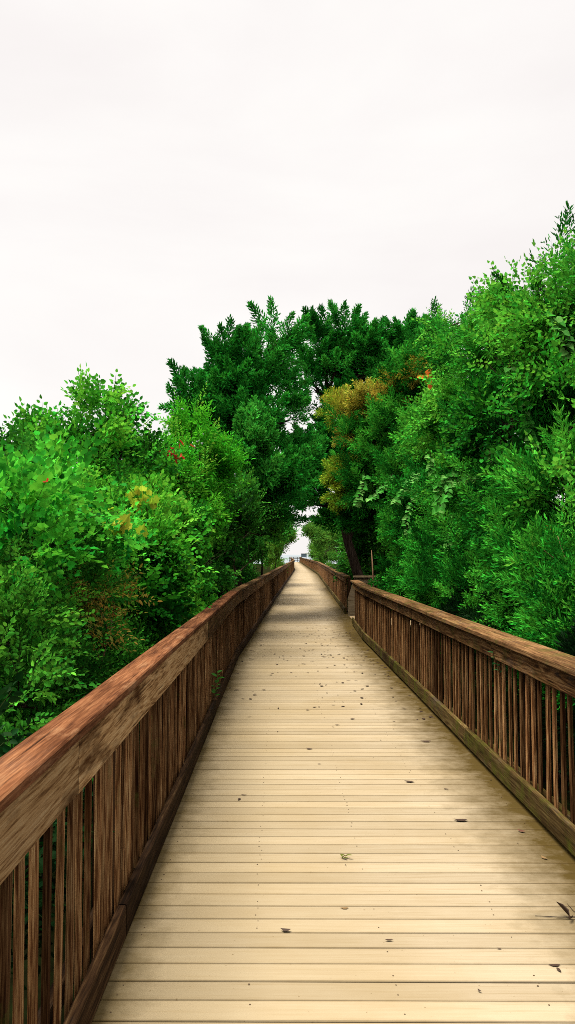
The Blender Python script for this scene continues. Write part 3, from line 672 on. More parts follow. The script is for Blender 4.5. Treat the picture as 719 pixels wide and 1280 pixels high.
CL = {
    'grapevine': [(-1.83,5.30,1.93,0.45,0.6,0.3), (-1.73,6.00,2.12,0.45,0.6,0.3), (-1.56,6.40,1.99,0.38,0.5,0.26), (-1.63,5.20,1.69,0.3,0.5,0.22), (-2.23,5.60,2.17,0.6,0.7,0.4), (-1.47,6.90,1.86,0.22,0.4,0.16), (-1.66,4.90,1.62,0.25,0.4,0.15)],
    'left_low': [(-1.80,4.90,1.13,0.5,0.7,0.55), (-1.73,6.00,1.37,0.5,0.8,0.5), (-1.47,4.30,0.85,0.3,0.5,0.4), (-1.67,6.60,0.72,0.42,0.7,0.4), (-1.61,5.40,0.81,0.42,0.7,0.45), (-1.58,7.60,0.54,0.4,0.7,0.4), (-2.25,5.40,1.50,0.6,0.8,0.6), (-1.40,4.40,0.61,0.22,0.4,0.3), (-1.50,5.60,0.55,0.3,0.5,0.3)],
    'dry': [(-1.45,6.30,1.18,0.16,0.2,0.2), (-1.55,6.20,1.35,0.17,0.2,0.13), (-1.41,6.50,1.31,0.12,0.2,0.13), (-1.48,6.10,1.06,0.13,0.18,0.13)],
    'bush': [(-1.55,8.90,1.68,0.55,0.8,0.45), (-1.29,10.20,1.68,0.45,0.9,0.5), (-1.14,11.80,1.51,0.35,1,0.5), (-1.32,8.60,1.03,0.42,0.8,0.45), (-1.63,8.00,1.24,0.5,0.7,0.45), (-1.69,9.20,2.04,0.5,0.7,0.3), (-1.26,10.60,0.94,0.38,0.9,0.45), (-1.05,13.00,1.04,0.3,1,0.5), (-1.83,8.00,1.67,0.45,0.6,0.35), (-1.50,10.40,2.09,0.42,0.6,0.3), (-1.15,12.60,2.06,0.3,0.6,0.3)],
    'tall': [(-2.33,10.00,3.37,0.42,0.5,0.26), (-2.53,9.60,2.84,0.6,0.7,0.42), (-2.18,11.00,2.80,0.55,0.8,0.42), (-2.73,9.00,2.64,0.6,0.7,0.42), (-1.96,12.00,2.78,0.45,0.7,0.42), (-2.12,10.40,3.25,0.24,0.4,0.2), (-2.53,9.80,3.16,0.35,0.4,0.2), (-2.32,10.40,2.32,0.6,0.8,0.35), (-2.55,9.00,2.19,0.6,0.7,0.35)],
    'corner': [(-2.82,8.00,2.45,0.6,0.8,0.4), (-2.87,7.40,2.20,0.7,0.8,0.5), (-2.45,7.60,2.07,0.5,0.7,0.4), (-3.06,7.00,2.17,0.8,0.9,0.6)],
    'lime': [(-1.63,13.50,3.37,0.46,0.6,0.4), (-1.88,13.00,2.85,0.62,0.7,0.36), (-1.37,13.80,2.95,0.4,0.6,0.36), (-1.98,12.50,2.99,0.36,0.6,0.3), (-1.62,13.60,3.79,0.24,0.4,0.26), (-1.15,13.80,3.20,0.2,0.4,0.22), (-2.08,12.50,2.50,0.45,0.7,0.3), (-1.50,13.20,2.41,0.42,0.7,0.28)],
    'shade_left': [(-0.98,16.50,1.99,0.5,1.4,0.8), (-0.83,20.00,1.51,0.45,1.8,0.7), (-1.18,17.00,2.55,0.5,1.2,0.6), (-0.69,22.00,2.15,0.5,1.6,0.8), (-1.30,15.50,1.70,0.6,1.2,0.7)],
    'tunnel_left': [(-0.69,27.00,1.73,0.6,2.4,0.9), (-0.82,28.00,2.57,0.8,2.4,1), (-0.68,32.00,2.32,0.6,2.6,1)],
    'far_left': [(-0.40,42.00,1.69,0.55,3,0.75), (-0.59,44.00,2.48,0.6,3,0.8), (-0.34,52.00,1.60,0.5,3.5,0.7)],
    'cedar_left': [(-2.29,21.00,5.68,0.34,0.5,0.26), (-1.85,21.30,6.16,0.4,0.6,0.36), (-1.64,21.50,6.81,0.26,0.5,0.4), (-1.27,21.50,6.10,0.45,0.7,0.45), (-2.04,21.00,5.06,0.5,0.7,0.4), (-1.53,20.60,4.99,0.6,0.7,0.45), (-0.99,21.00,5.37,0.55,0.8,0.5), (-0.34,22.00,7.36,0.26,0.5,0.46), (-0.73,21.80,6.49,0.42,0.7,0.42), (-0.63,21.50,5.03,0.45,0.8,0.4), (-1.06,20.60,4.27,0.7,0.8,0.55), (-0.32,22.00,4.34,0.5,0.8,0.42), (-0.31,21.50,3.64,0.6,0.8,0.45), (-1.05,20.50,3.34,0.65,0.8,0.5), (0.41,22.50,3.91,0.5,0.7,0.45), (-0.57,21.50,2.78,0.5,0.8,0.4), (-1.65,20.40,4.05,0.55,0.7,0.5), (-1.62,20.00,2.90,0.55,0.7,0.5), (0.01,22.00,3.29,0.55,0.8,0.28), (-2.47,20.80,5.23,0.22,0.4,0.2), (-1.06,21.60,6.77,0.2,0.4,0.34), (-2.24,20.60,4.48,0.36,0.6,0.34), (-0.17,22.40,6.89,0.26,0.5,0.32), (0.01,22.00,5.33,0.26,0.4,0.2), (-0.32,22.00,5.87,0.26,0.4,0.24)],
    'cedar_arch': [(0.81,25.00,7.74,0.42,0.6,0.34), (1.06,25.00,8.19,0.2,0.4,0.3), (1.75,25.00,8.19,0.26,0.6,0.42), (1.20,24.80,8.19,0.3,0.5,0.3), (2.30,25.00,8.14,0.3,0.5,0.36), (3.78,24.60,7.84,0.34,0.5,0.36), (3.83,24.00,7.17,0.4,0.5,0.36), (1.80,25.00,7.74,0.5,0.8,0.42), (2.60,25.00,7.89,0.42,0.7,0.4), (3.27,24.80,8.09,0.28,0.6,0.42), (3.49,24.60,7.30,0.5,0.7,0.42), (4.12,24.00,7.74,0.3,0.6,0.5), (2.38,25.00,7.25,0.6,0.8,0.36), (1.46,25.00,7.25,0.4,0.7,0.22), (3.55,24.00,6.45,0.6,0.8,0.5), (1.64,24.00,5.54,0.42,0.8,0.35), (1.25,24.00,4.64,0.55,0.8,0.45), (2.08,24.40,5.90,0.55,0.8,0.42), (1.92,24.00,4.47,0.7,0.9,0.55), (0.90,24.00,3.73,0.5,0.8,0.3), (1.59,24.40,3.47,0.6,0.8,0.36), (2.68,24.40,6.21,0.6,0.8,0.5), (2.83,24.00,4.83,0.8,0.9,0.75), (2.83,24.00,3.15,0.8,0.9,0.7), (4.69,23.50,6.40,0.9,0.9,0.8), (2.25,25.00,2.84,0.7,0.9,0.5), (0.37,24.00,3.44,0.4,0.7,0.28), (0.30,24.00,3.20,0.36,0.6,0.2), (0.69,24.30,3.17,0.36,0.6,0.2), (0.84,24.50,6.70,0.16,0.3,0.12), (0.98,24.30,6.03,0.2,0.3,0.16), (0.56,24.80,7.15,0.2,0.3,0.12)],
    'orange_green': [(1.23,15.70,3.96,0.13,0.3,0.12), (1.91,15.30,4.16,0.14,0.3,0.12), (1.75,15.90,4.23,0.26,0.4,0.24), (2.14,15.30,4.51,0.3,0.4,0.25), (1.54,16.20,3.15,0.26,0.4,0.25), (1.92,15.40,3.69,0.42,0.6,0.42), (2.32,15.00,4.23,0.42,0.6,0.5), (1.74,15.80,2.95,0.5,0.7,0.42), (2.33,14.60,3.00,0.6,0.7,0.6), (2.14,14.80,2.06,0.55,0.8,0.5), (2.58,14.00,3.50,0.6,0.7,0.6), (2.44,13.60,2.37,0.6,0.8,0.6), (1.72,16.40,2.35,0.4,0.7,0.32), (2.31,15.20,4.90,0.3,0.4,0.35), (2.10,15.00,1.25,0.5,0.8,0.5), (2.55,14.60,5.03,0.3,0.4,0.35)],
    'orange': [(1.28,16.00,4.40,0.36,0.4,0.26), (1.73,15.70,4.54,0.32,0.4,0.24), (2.11,15.30,4.65,0.28,0.35,0.22), (1.51,15.90,3.94,0.28,0.4,0.22), (2.48,14.60,5.01,0.14,0.2,0.1), (1.07,16.10,4.58,0.2,0.3,0.16)],
    'olive': [(1.30,16.20,3.31,0.36,0.5,0.3), (1.12,16.40,2.97,0.28,0.4,0.22), (1.76,16.00,3.69,0.3,0.4,0.3)],
    'right_big': [(2.98,8.60,4.35,0.42,0.7,0.34), (2.82,9.20,4.35,0.42,0.7,0.34), (2.89,8.80,4.00,0.4,0.6,0.3), (2.69,10.20,4.37,0.45,0.8,0.36), (2.61,11.40,4.35,0.42,0.8,0.36), (3.02,8.20,3.71,0.6,0.8,0.5), (2.69,9.00,3.65,0.6,0.8,0.5), (2.64,10.60,3.69,0.55,0.8,0.5), (2.52,11.60,3.42,0.6,0.8,0.55), (2.57,9.20,3.00,0.6,0.8,0.55), (2.76,7.80,2.84,0.6,0.7,0.6), (2.48,10.80,2.54,0.55,0.8,0.55), (2.57,8.60,2.23,0.55,0.7,0.5), (2.58,7.20,2.03,0.5,0.7,0.5), (2.44,12.50,5.05,0.2,0.3,0.16), (3.51,8.40,4.10,0.8,0.9,0.8)],
    'right_low': [(2.39,12.00,1.69,0.5,0.9,0.55), (2.49,9.80,1.68,0.5,0.8,0.5), (2.53,8.20,1.59,0.5,0.7,0.45), (2.34,9.40,1.16,0.42,0.7,0.35), (2.33,7.80,1.13,0.4,0.6,0.35), (2.34,6.80,1.13,0.42,0.6,0.36), (2.44,7.20,1.46,0.45,0.6,0.4), (2.38,6.20,0.99,0.5,0.6,0.5), (2.26,11.60,1.17,0.4,0.8,0.35), (2.24,14.00,1.20,0.4,0.9,0.45)],
    'far_right': [(2.02,36.00,2.55,0.8,2.6,1), (1.68,38.00,2.75,0.45,2.4,0.5), (2.18,34.00,1.75,0.8,2.4,0.9), (1.94,42.00,1.78,0.55,2.6,0.7), (2.64,33.00,2.47,1.1,2.4,1.2), (1.23,38.00,2.60,0.3,1,0.25), (2.39,54.00,1.44,0.6,4,0.7)],
    'verge_left': [(-1.32,3.40,0.41,0.35,0.9,0.4), (-1.50,2.60,0.70,0.5,1.2,0.45), (-1.09,2.60,0.55,0.3,0.7,0.4), (-1.28,3.90,0.23,0.22,0.7,0.32), (-1.39,5.20,0.06,0.2,0.8,0.28), (-1.41,6.60,0.03,0.2,0.9,0.28), (-1.37,1.60,0.87,0.4,1,0.5)],
    'verge_right': [(2.02,5.40,0.59,0.28,0.7,0.4), (2.17,6.60,0.62,0.3,0.8,0.4), (2.23,8.00,0.68,0.3,0.9,0.4), (2.30,9.60,0.68,0.3,1,0.4), (2.02,4.60,0.70,0.4,0.7,0.5)],
    'far_bush': [(3.37,76.00,1.73,0.7,3,0.8), (3.39,82.00,2.38,0.8,3,0.8), (3.62,72.00,2.58,0.9,3,1.2), (3.62,92.00,1.47,0.7,3,0.7)],
    'tunnel_right': [(2.57,27.00,1.73,0.8,1.8,1), (2.32,29.00,1.45,0.6,1.8,0.8), (3.07,26.00,1.99,0.9,1.6,1.2)],
}

def plant(name, label, cat, key, kind, density, cols, base, top, r0, size=1.0, group=None, mat='leaf', bend=None, crown='crown', trunk='trunk', up=0.35, rand=0.5, shell=0.45, lump=0.28, stray=0.03, roll=0.8, f=1.2, seed=0.0, limb_keys=None, bark='bark', shoots=5.0, squeeze=0.9):
    rng = np.random.default_rng(int(abs(seed) * 100) + len(key) * 7 + 3)
    cl = CL[key]
    t = thing(name, label, cat, base, group)
    P, D = cover(cl, density, rng, up, rand, shell, lump, stray, seed=seed, squeeze=squeeze)
    emit(crown, kind, P, D, size * rng.uniform(0.75, 1.25, len(P)), palette(P, rng, cols, f, seed), M[mat], t, base, rng, roll)
    if kind + '_shoot' in SPRIGS and shoots and len(cl) > 4:
        P, D = cover(cl, shoots, rng, up + 0.25, 0.7, 0.25, lump, 0.0, seed=seed + 9, knot=2, kr=0.25, squeeze=squeeze, clear=0.42)
        emit('shoots', kind + '_shoot', P, D, size * rng.uniform(0.5, 1.0, len(P)), palette(P, rng, cols[1:] + cols[-1:], f * 2.5, seed + 3, 1.2), M[mat], t, base, rng, roll)
    lc = list(cl)
    for k in (limb_keys or []): lc += CL[k]
    limbs(base, top, lc, r0, bend=bend).build(trunk, M[bark], t, base, smooth=True)
    return t

def extra_crown(t, name, key, kind, density, cols, size=1.0, mat='leaf', label=None, seed=0.0, clumps=None, **kw):
    rng = np.random.default_rng(int(abs(seed) * 100) + 71)
    P, D = cover(clumps if clumps is not None else CL[key], density, rng, seed=seed, **kw)
    o = emit(name, kind, P, D, size * rng.uniform(0.75, 1.25, len(P)), palette(P, rng, cols, 1.2, seed), M[mat], t, t.location if t else (0, 0, 0), rng, 0.8)
    if label: o['label'] = label
    return o

G_VERGE_SHADE = [(0.003, 0.014, 0.004), (0.005, 0.026, 0.006), (0.010, 0.05, 0.010)]  # near-black leaves: the shade behind the pickets is painted into their colour
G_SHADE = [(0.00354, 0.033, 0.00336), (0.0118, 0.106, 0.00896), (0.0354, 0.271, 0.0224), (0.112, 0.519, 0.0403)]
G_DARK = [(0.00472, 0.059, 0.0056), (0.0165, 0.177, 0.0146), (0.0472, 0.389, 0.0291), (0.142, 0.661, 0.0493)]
G_MID = [(0.0059, 0.0826, 0.00672), (0.0236, 0.307, 0.0179), (0.0826, 0.637, 0.0358), (0.224, 0.92, 0.0616), (0.0708, 0.566, 0.0314), (0.0165, 0.201, 0.0134)]
G_LIME = [(0.0307, 0.425, 0.0157), (0.112, 0.873, 0.0358), (0.283, 0.92, 0.0672)]
G_GRAPE = [(0.005, 0.11, 0.012), (0.014, 0.32, 0.028), (0.045, 0.60, 0.040), (0.13, 0.80, 0.050), (0.030, 0.48, 0.036), (0.008, 0.19, 0.016)]
G_CEDAR = [(0.0142, 0.212, 0.0246), (0.033, 0.448, 0.0448), (0.059, 0.661, 0.0627), (0.112, 0.873, 0.084)]
G_FEATH = [(0.00472, 0.0708, 0.00784), (0.0177, 0.26, 0.0224), (0.0496, 0.566, 0.0426), (0.142, 0.873, 0.065), (0.0283, 0.378, 0.0291), (0.00944, 0.142, 0.0134)]
G_OLIVE = [(0.0472, 0.33, 0.0224), (0.212, 0.566, 0.0336), (0.496, 0.708, 0.0448), (0.142, 0.519, 0.0314)]
G_ORANGE = [(0.18, 0.52, 0.03), (0.60, 0.72, 0.05), (0.92, 0.82, 0.10), (0.92, 0.64, 0.07), (0.72, 0.74, 0.06), (0.22, 0.54, 0.03)]
G_DRY = [(0.059, 0.283, 0.0224), (0.354, 0.425, 0.0448), (0.684, 0.637, 0.134), (0.519, 0.354, 0.056), (0.189, 0.425, 0.0336), (0.0354, 0.212, 0.0224)]
GZ = -0.9

# left bank
plant('grapevine', 'grapevine with large lobed leaves sprawling over the bushes at the left edge', 'vine', 'grapevine', 'grape', 42, G_GRAPE, (-1.9, 5.9, GZ), (-1.75, 5.8, 1.7), 0.03, size=0.60, seed=1.3, trunk='stem', crown='leaves', stray=0.05)
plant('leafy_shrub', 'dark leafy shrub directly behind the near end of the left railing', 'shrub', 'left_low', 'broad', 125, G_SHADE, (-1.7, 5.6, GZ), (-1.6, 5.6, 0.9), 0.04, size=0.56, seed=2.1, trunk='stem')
plant('undergrowth', 'low undergrowth painted shade-dark just outside the near left railing, glimpsed between its pickets', 'undergrowth', 'verge_left', 'broad', 60, G_VERGE_SHADE, (-1.5, 3.4, GZ), (-1.5, 3.4, 0.2), 0.02, size=0.8, seed=2.9, trunk='stem', shoots=0)
plant('undergrowth', 'low undergrowth painted shade-dark just outside the nearer right railing, glimpsed between its pickets', 'undergrowth', 'verge_right', 'feather', 80, G_VERGE_SHADE, (2.2, 6.6, GZ), (2.2, 6.6, 0.2), 0.02, size=1.0, seed=3.3, trunk='stem', shoots=0)
plant('dry_shrub', 'half dried shrub with tan and yellowed leaves just behind the left railing', 'shrub', 'dry', 'dry', 95, G_DRY, (-1.45, 6.3, GZ), (-1.42, 6.3, 1.0), 0.018, size=0.9, seed=3.7, trunk='stem', bark='pale_bark')
plant('rounded_bush', 'dense bush of small round glossy leaves spilling along the left railing before its bend', 'bush', 'bush', 'small', 95, G_MID, (-1.6, 10.2, GZ), (-1.5, 10.2, 1.4), 0.05, seed=4.2, trunk='stem')
plant('broadleaf_tree', 'small broadleaf tree on the left whose open top shows sky between its leaves', 'tree', 'tall', 'broad', 62, G_MID, (-2.3, 10.2, GZ), (-2.15, 10.2, 2.9), 0.07, seed=5.5, stray=0.06, shell=0.75, shoots=0, squeeze=1.0)
plant('broadleaf_tree', 'rounded broadleaf tree cut off by the left edge, below the open-topped one', 'tree', 'corner', 'broad', 75, G_DARK, (-3.1, 7.5, GZ), (-2.9, 7.5, 2.0), 0.06, size=0.9, seed=6.4, shoots=0)
plant('lime_green_tree', 'bright lime green young tree standing in front of the dark cedar on the left', 'tree', 'lime', 'lime', 75, G_LIME, (-1.65, 13.4, GZ), (-1.45, 13.4, 3.4), 0.05, seed=7.7, up=0.5)
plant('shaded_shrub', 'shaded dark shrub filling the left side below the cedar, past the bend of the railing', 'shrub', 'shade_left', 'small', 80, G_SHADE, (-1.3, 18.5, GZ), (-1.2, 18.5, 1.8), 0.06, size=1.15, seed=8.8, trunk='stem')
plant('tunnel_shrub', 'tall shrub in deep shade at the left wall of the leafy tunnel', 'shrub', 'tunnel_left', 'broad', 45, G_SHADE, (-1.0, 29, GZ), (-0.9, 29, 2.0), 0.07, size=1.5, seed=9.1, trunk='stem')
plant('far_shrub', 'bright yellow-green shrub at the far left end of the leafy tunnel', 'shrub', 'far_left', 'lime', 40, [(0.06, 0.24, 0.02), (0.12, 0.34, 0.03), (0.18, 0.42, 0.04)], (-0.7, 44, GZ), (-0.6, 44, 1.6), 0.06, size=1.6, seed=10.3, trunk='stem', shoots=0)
plant('cedar_tree', 'tall dark cedar on the left with pointed tufts, leaning over the boardwalk', 'tree', 'cedar_left', 'cedar', 9, G_CEDAR, (-1.5, 21.3, GZ), (-1.0, 21.8, 6.6), 0.20, mat='needle', seed=11.9, up=0.9, rand=0.35, shell=0.5, roll=0.6, stray=0.0)
# right bank
plant('cedar_tree', 'dark cedar with a leaning trunk on the right, arching left over the boardwalk', 'tree', 'cedar_arch', 'cedar', 9, G_CEDAR, (2.75, 24.0, GZ), (1.2, 24.6, 6.4), 0.19, mat='needle', seed=12.6, up=0.9, rand=0.35, shell=0.5, roll=0.6, bend=(-0.35, 0, 0.2), stray=0.0)
t = plant('cedar_tree', 'green feathery cedar on the right whose left branches have turned orange', 'tree', 'orange_green', 'feather', 85, G_FEATH, (2.7, 15.3, GZ), (2.3, 15.2, 4.6), 0.11, size=1.15, mat='needle', seed=13.2, up=0.5, limb_keys=['orange', 'olive'])
extra_crown(t, 'dying_branch', 'orange', 'feather', 120, G_ORANGE, 1.15, 'needle', 'orange-brown dying foliage', 14.1, up=0.3)
extra_crown(t, 'olive_branch', 'olive', 'feather', 90, G_OLIVE, 1.05, 'needle', 'olive yellow foliage', 14.9, up=0.1)
big = plant('cedar_tree', 'largest tree, a tall cedar overgrown with vines at the right edge', 'tree', 'right_big', 'feather', 46, G_FEATH, (3.0, 9.3, GZ), (2.85, 9.2, 4.3), 0.15, size=1.1, mat='needle', seed=15.4, up=0.55, shoots=2.5, squeeze=0.80, shell=0.6)
VC = [(x - 0.06 * x, y - 0.22, z + 0.06, rx * 0.98, ry * 0.95, rz * 0.98) for (x, y, z, rx, ry, rz) in CL['right_big']]
v = thing('climbing_vine', 'dense climbing vine of small heart-shaped leaves smothering the large right-hand cedar', 'vine', (2.5, 8.6, GZ))
extra_crown(v, 'leaves', None, 'heart', 52, [(0.006, 0.11, 0.010), (0.020, 0.30, 0.020), (0.06, 0.54, 0.034), (0.18, 0.76, 0.06), (0.03, 0.36, 0.022)], 0.9, 'leaf', None, 16.2, clumps=VC, up=0.1, shell=0.3, stray=0.07, squeeze=0.88, knot=30)
limbs((2.5, 8.6, GZ), (2.45, 8.8, 3.6), VC[:8], 0.03).build('stem', M['bark'], v, (2.5, 8.6, GZ), smooth=True)
plant('cedar_shrub', 'low feathery cedar shrub behind the right railing, under the large vine-covered cedar', 'shrub', 'right_low', 'feather', 80, G_FEATH, (2.6, 9.0, GZ), (2.5, 9.0, 1.2), 0.06, mat='needle', seed=17.5, up=0.5, trunk='stem')
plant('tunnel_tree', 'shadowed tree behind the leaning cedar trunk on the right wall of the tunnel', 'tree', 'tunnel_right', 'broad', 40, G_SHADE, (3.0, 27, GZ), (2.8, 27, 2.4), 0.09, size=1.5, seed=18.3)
plant('far_tree', 'bright yellow-green tree at the far right end of the leafy tunnel', 'tree', 'far_right', 'lime', 36, [(0.04, 0.19, 0.02), (0.09, 0.30, 0.03), (0.15, 0.40, 0.05)], (2.8, 36, GZ), (2.4, 36, 2.8), 0.09, size=1.5, seed=19.7, shoots=0)

plant('far_bush', 'distant green bushes outside the right railing, closing the bright slot at the end', 'bushes', 'far_bush', 'lime', 22, [(0.04, 0.20, 0.02), (0.10, 0.34, 0.03), (0.18, 0.44, 0.05)], (3.0, 78, GZ), (3.0, 78, 1.0), 0.05, size=2.2, seed=21.7, trunk='stem', shoots=0)
# the wood continues behind both banks
BACK = []
for i, (x, y, z, rx, ry, rz) in enumerate([(-3.6, 11.5, 1.0, 1.0, 2.2, 1.6), (-3.3, 15.5, 1.3, 1.1, 2.4, 1.9), (-3.3, 20.5, 1.4, 1.2, 2.8, 2.2), (-3.0, 26.5, 1.2, 1.3, 3.0, 2.0), (-2.8, 33, 1.1, 1.3, 3.4, 1.9),
                                          (5.0, 9.5, 1.8, 1.3, 2.4, 2.4), (4.6, 14.5, 2.0, 1.4, 2.6, 2.6), (4.6, 19.5, 1.8, 1.4, 2.8, 2.4), (5.0, 27, 1.8, 1.5, 3.2, 2.4), (5.0, 34, 1.4, 1.5, 3.4, 2.1)]):
    CL['back%d' % i] = [(x, y, z, rx, ry, rz), (x + 0.4, y + 0.8, z - 0.6 * rz, rx, ry, rz * 0.7), (x - 0.3, y - 0.9, z + 0.4, rx * 0.8, ry * 0.7, rz * 0.8)]
    side = 'left' if x < 0 else 'right'
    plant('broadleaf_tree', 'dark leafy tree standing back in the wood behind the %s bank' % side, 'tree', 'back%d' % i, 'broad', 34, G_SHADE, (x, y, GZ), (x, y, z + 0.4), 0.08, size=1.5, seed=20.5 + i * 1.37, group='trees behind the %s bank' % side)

# hanging vine strands with paler leaves
def strand(label, pts, n, size, cols, seed, group=None):
    rng = np.random.default_rng(seed); pts = [Vector(p) for p in pts]
    n = int(n * 1.6); size *= 1.25
    t = thing('hanging_vine', label, 'vine', pts[-1], group)
    dense = []
    for a, b in zip(pts, pts[1:]):
        for i in range(8):
            dense.append(a.lerp(b, i / 8) + Vector((random.uniform(-.012, .012), random.uniform(-.02, .02), -0.03 * math.sin(math.pi * i / 8))))
    dense.append(pts[-1])
    g = Geo(); g.tube(dense, [0.004] * len(dense), 5); g.build('stem', M['bark'], t, tuple(pts[-1]))
    lv, lf = leaf_shape('heart'); V, F, C = [], [], []
    for k in range(n):
        q = (k + rng.random()) / n * (len(dense) - 1); i = min(int(q), len(dense) - 2); p = dense[i].lerp(dense[i + 1], q - i)
        s = 1 if k % 2 else -1
        d = unit(np.array([[s * rng.uniform(.4, 1), -rng.uniform(.2, .9), -rng.uniform(.1, 1.0)]]))
        m = frame(d, np.array([[rng.uniform(-.4, .4), -0.8, rng.uniform(.3, 1)]]))[0]
        sz = size * rng.uniform(.65, 1.25)
        b = len(V) and sum(len(x) for x in V)
        V.append((lv * sz) @ m.T + np.array(p) + d[0] * 0.02 - np.array(pts[-1])); F += [tuple(j + b for j in f) for f in lf]
        c = np.array(cols[int(rng.integers(0, len(cols)))]) * rng.uniform(.75, 1.25); C += [c] * len(lv)
    V = np.concatenate(V); o = mesh_obj('leaves', V, F, M['leaf'], t)
    at = o.data.attributes.new('leafcol', 'FLOAT_COLOR', 'POINT'); c4 = np.ones((len(V), 4), np.float32); c4[:, :3] = np.array(C); at.data.foreach_set('color', c4.ravel())
PALE = [(0.14, 0.54, 0.09), (0.24, 0.62, 0.13), (0.08, 0.44, 0.05)]
strand('pale vine strand hanging down the middle of the large right-hand cedar', [(2.28, 8.20, 3.59), (2.39, 8.10, 3.25), (2.45, 8.00, 2.72)], 26, 0.062, PALE, 101)
strand('short pale vine strand at the upper right edge of the large cedar', [(2.65, 7.90, 4.05), (2.69, 7.80, 3.85), (2.77, 7.80, 3.61)], 14, 0.075, PALE, 102)
strand('pale vine strand bending left then straight down, left of the largest tree', [(2.24, 10.20, 2.77), (2.03, 10.20, 2.65), (1.90, 10.20, 2.53), (1.89, 10.10, 2.15)], 30, 0.062, PALE, 103)
strand('short pale vine strand right above the bending strand', [(1.90, 10.60, 2.97), (1.88, 10.60, 2.82), (1.95, 10.50, 2.64)], 12, 0.06, PALE, 104)
strand('pale vine strand with a bright yellow-green tip, beside the orange-branched cedar', [(2.04, 12.60, 2.94), (1.82, 12.50, 2.76), (1.65, 12.40, 2.45)], 18, 0.066, PALE, 105)
strand('thin pale vine strand slanting left in front of the orange-branched cedar', [(1.79, 13.60, 3.02), (1.56, 13.50, 2.76), (1.35, 13.40, 2.58)], 16, 0.06, PALE, 106)
strand('leftmost pale vine strand, hanging under the olive cedar branches', [(1.40, 14.60, 3.12), (1.35, 14.50, 2.82), (1.22, 14.50, 2.56)], 14, 0.07, PALE, 107)
strand('pale vine strand hanging over the dark hollow of the tunnel wall', [(1.95, 12.20, 2.72), (1.85, 12.20, 2.39), (1.78, 12.10, 2.17), (1.82, 12.10, 1.95)], 16, 0.055, PALE, 108)
strand('arching pale vine strand low on the largest tree', [(1.77, 9.60, 2.16), (1.87, 9.30, 2.46), (2.02, 9.00, 2.55), (2.16, 8.90, 2.47)], 26, 0.06, PALE, 109)
strand('pale vine strand hanging lowest, just above the right railing', [(2.09, 10.10, 2.18), (2.03, 10.10, 1.88), (1.99, 10.10, 1.68)], 12, 0.055, PALE, 110)
strand('pale vine strand hanging left of centre on the largest tree', [(2.21, 8.80, 2.81), (2.27, 8.70, 2.46), (2.32, 8.70, 2.02)], 18, 0.055, PALE, 111)


# bright accents among the leaves: clusters of turned leaves
def leaf_cluster(name, label, cat, centre, r, n, size, mat, shape='ellip'):
    rng = np.random.default_rng(n * 13 + int(abs(centre[0]) * 50)); lv, lf = leaf_shape(shape); V, F = [], []
    for k in range(n):
        d = unit(rng.normal(size=(1, 3))); m = frame(d, unit(rng.normal(size=(1, 3)) + np.array([[0, -1, .6]])))[0]
        p = rng.normal(size=3) * r * np.array([1, .5, .6]); b = k * len(lv)
        V.append((lv * size * rng.uniform(.7, 1.25)) @ m.T + p); F += [tuple(j + b for j in f) for f in lf]
    V = np.concatenate(V); o = mesh_obj(name, V, F, M['leaf'], None, centre)
    C = np.repeat(np.array(mat)[None] * rng.uniform(.6, 1.25, (n, 1)) * rng.uniform(.8, 1.2, (n, 3)), len(lv), axis=0)
    at = o.data.attributes.new('leafcol', 'FLOAT_COLOR', 'POINT'); c4 = np.ones((len(V), 4), np.float32); c4[:, :3] = np.clip(C, 0, .95); at.data.foreach_set('color', c4.ravel())
    return tag(o, label, cat)
leaf_cluster('red_leaves', 'cluster of red turned leaves high beside the lime green tree', 'leaves', (-1.64, 11.2, 3.04), 0.10, 34, 0.10, (0.70, 0.07, 0.03), 'narrow')
leaf_cluster('yellow_leaves', 'spray of yellow turned leaves at the tip of the grapevine, beside the lime green tree', 'leaves', (-1.50, 8.0, 2.20), 0.10, 22, 0.085, (0.50, 0.74, 0.05), 'grape')
leaf_cluster('yellow_leaves', 'yellow and brown-edged grapevine leaves hanging low above the dried shrub', 'leaves', (-1.33, 6.3, 1.86), 0.07, 12, 0.095, (0.50, 0.74, 0.05), 'grape')
leaf_cluster('orange_leaf', 'bright orange leaf pair high in the cedar with orange branches', 'leaves', (2.36, 13.2, 4.55), 0.07, 7, 0.13, (0.90, 0.33, 0.04), 'round')
leaf_cluster('orange_leaf', 'single orange leaf low in the large right-hand tree', 'leaf', (2.30, 7.0, 1.83), 0.02, 4, 0.07, (0.90, 0.33, 0.04), 'round')
leaf_cluster('red_leaf', 'single dark red leaf amid the grapevine at far left', 'leaf', (-1.58, 5.2, 2.12), 0.02, 3, 0.06, (0.70, 0.07, 0.03), 'round')

# dead stub of a trunk and bare twigs on the right
g = Geo(); g.tube([(1.98, 18.2, GZ), (1.96, 18.2, 0.4), (1.93, 18.2, 1.2), (1.90, 18.2, 1.75)], [0.03, 0.024, 0.019, 0.006], 7)
tag(g.build('dead_sapling', M['pale_bark'], smooth=True), 'thin bare reddish dead stem standing behind the right railing near the side opening', 'dead stem')
g = Geo(); g.tube([(2.20, 6.55, 1.80), (2.26, 6.5, 1.55), (2.29, 6.45, 1.30), (2.36, 6.45, 1.05), (2.40, 6.5, 0.5), (2.42, 6.6, GZ)], [0.003, 0.005, 0.006, 0.007, 0.009, 0.012], 5)
g.tube([(2.26, 6.5, 1.55), (2.16, 6.45, 1.60), (2.05, 6.42, 1.68)], [0.004, 0.003, 0.002], 5)
tag(g.build('bare_twig', M['pale_bark'], smooth=True), 'thin bare forked twig rising at the right edge in front of the leaves', 'twig')

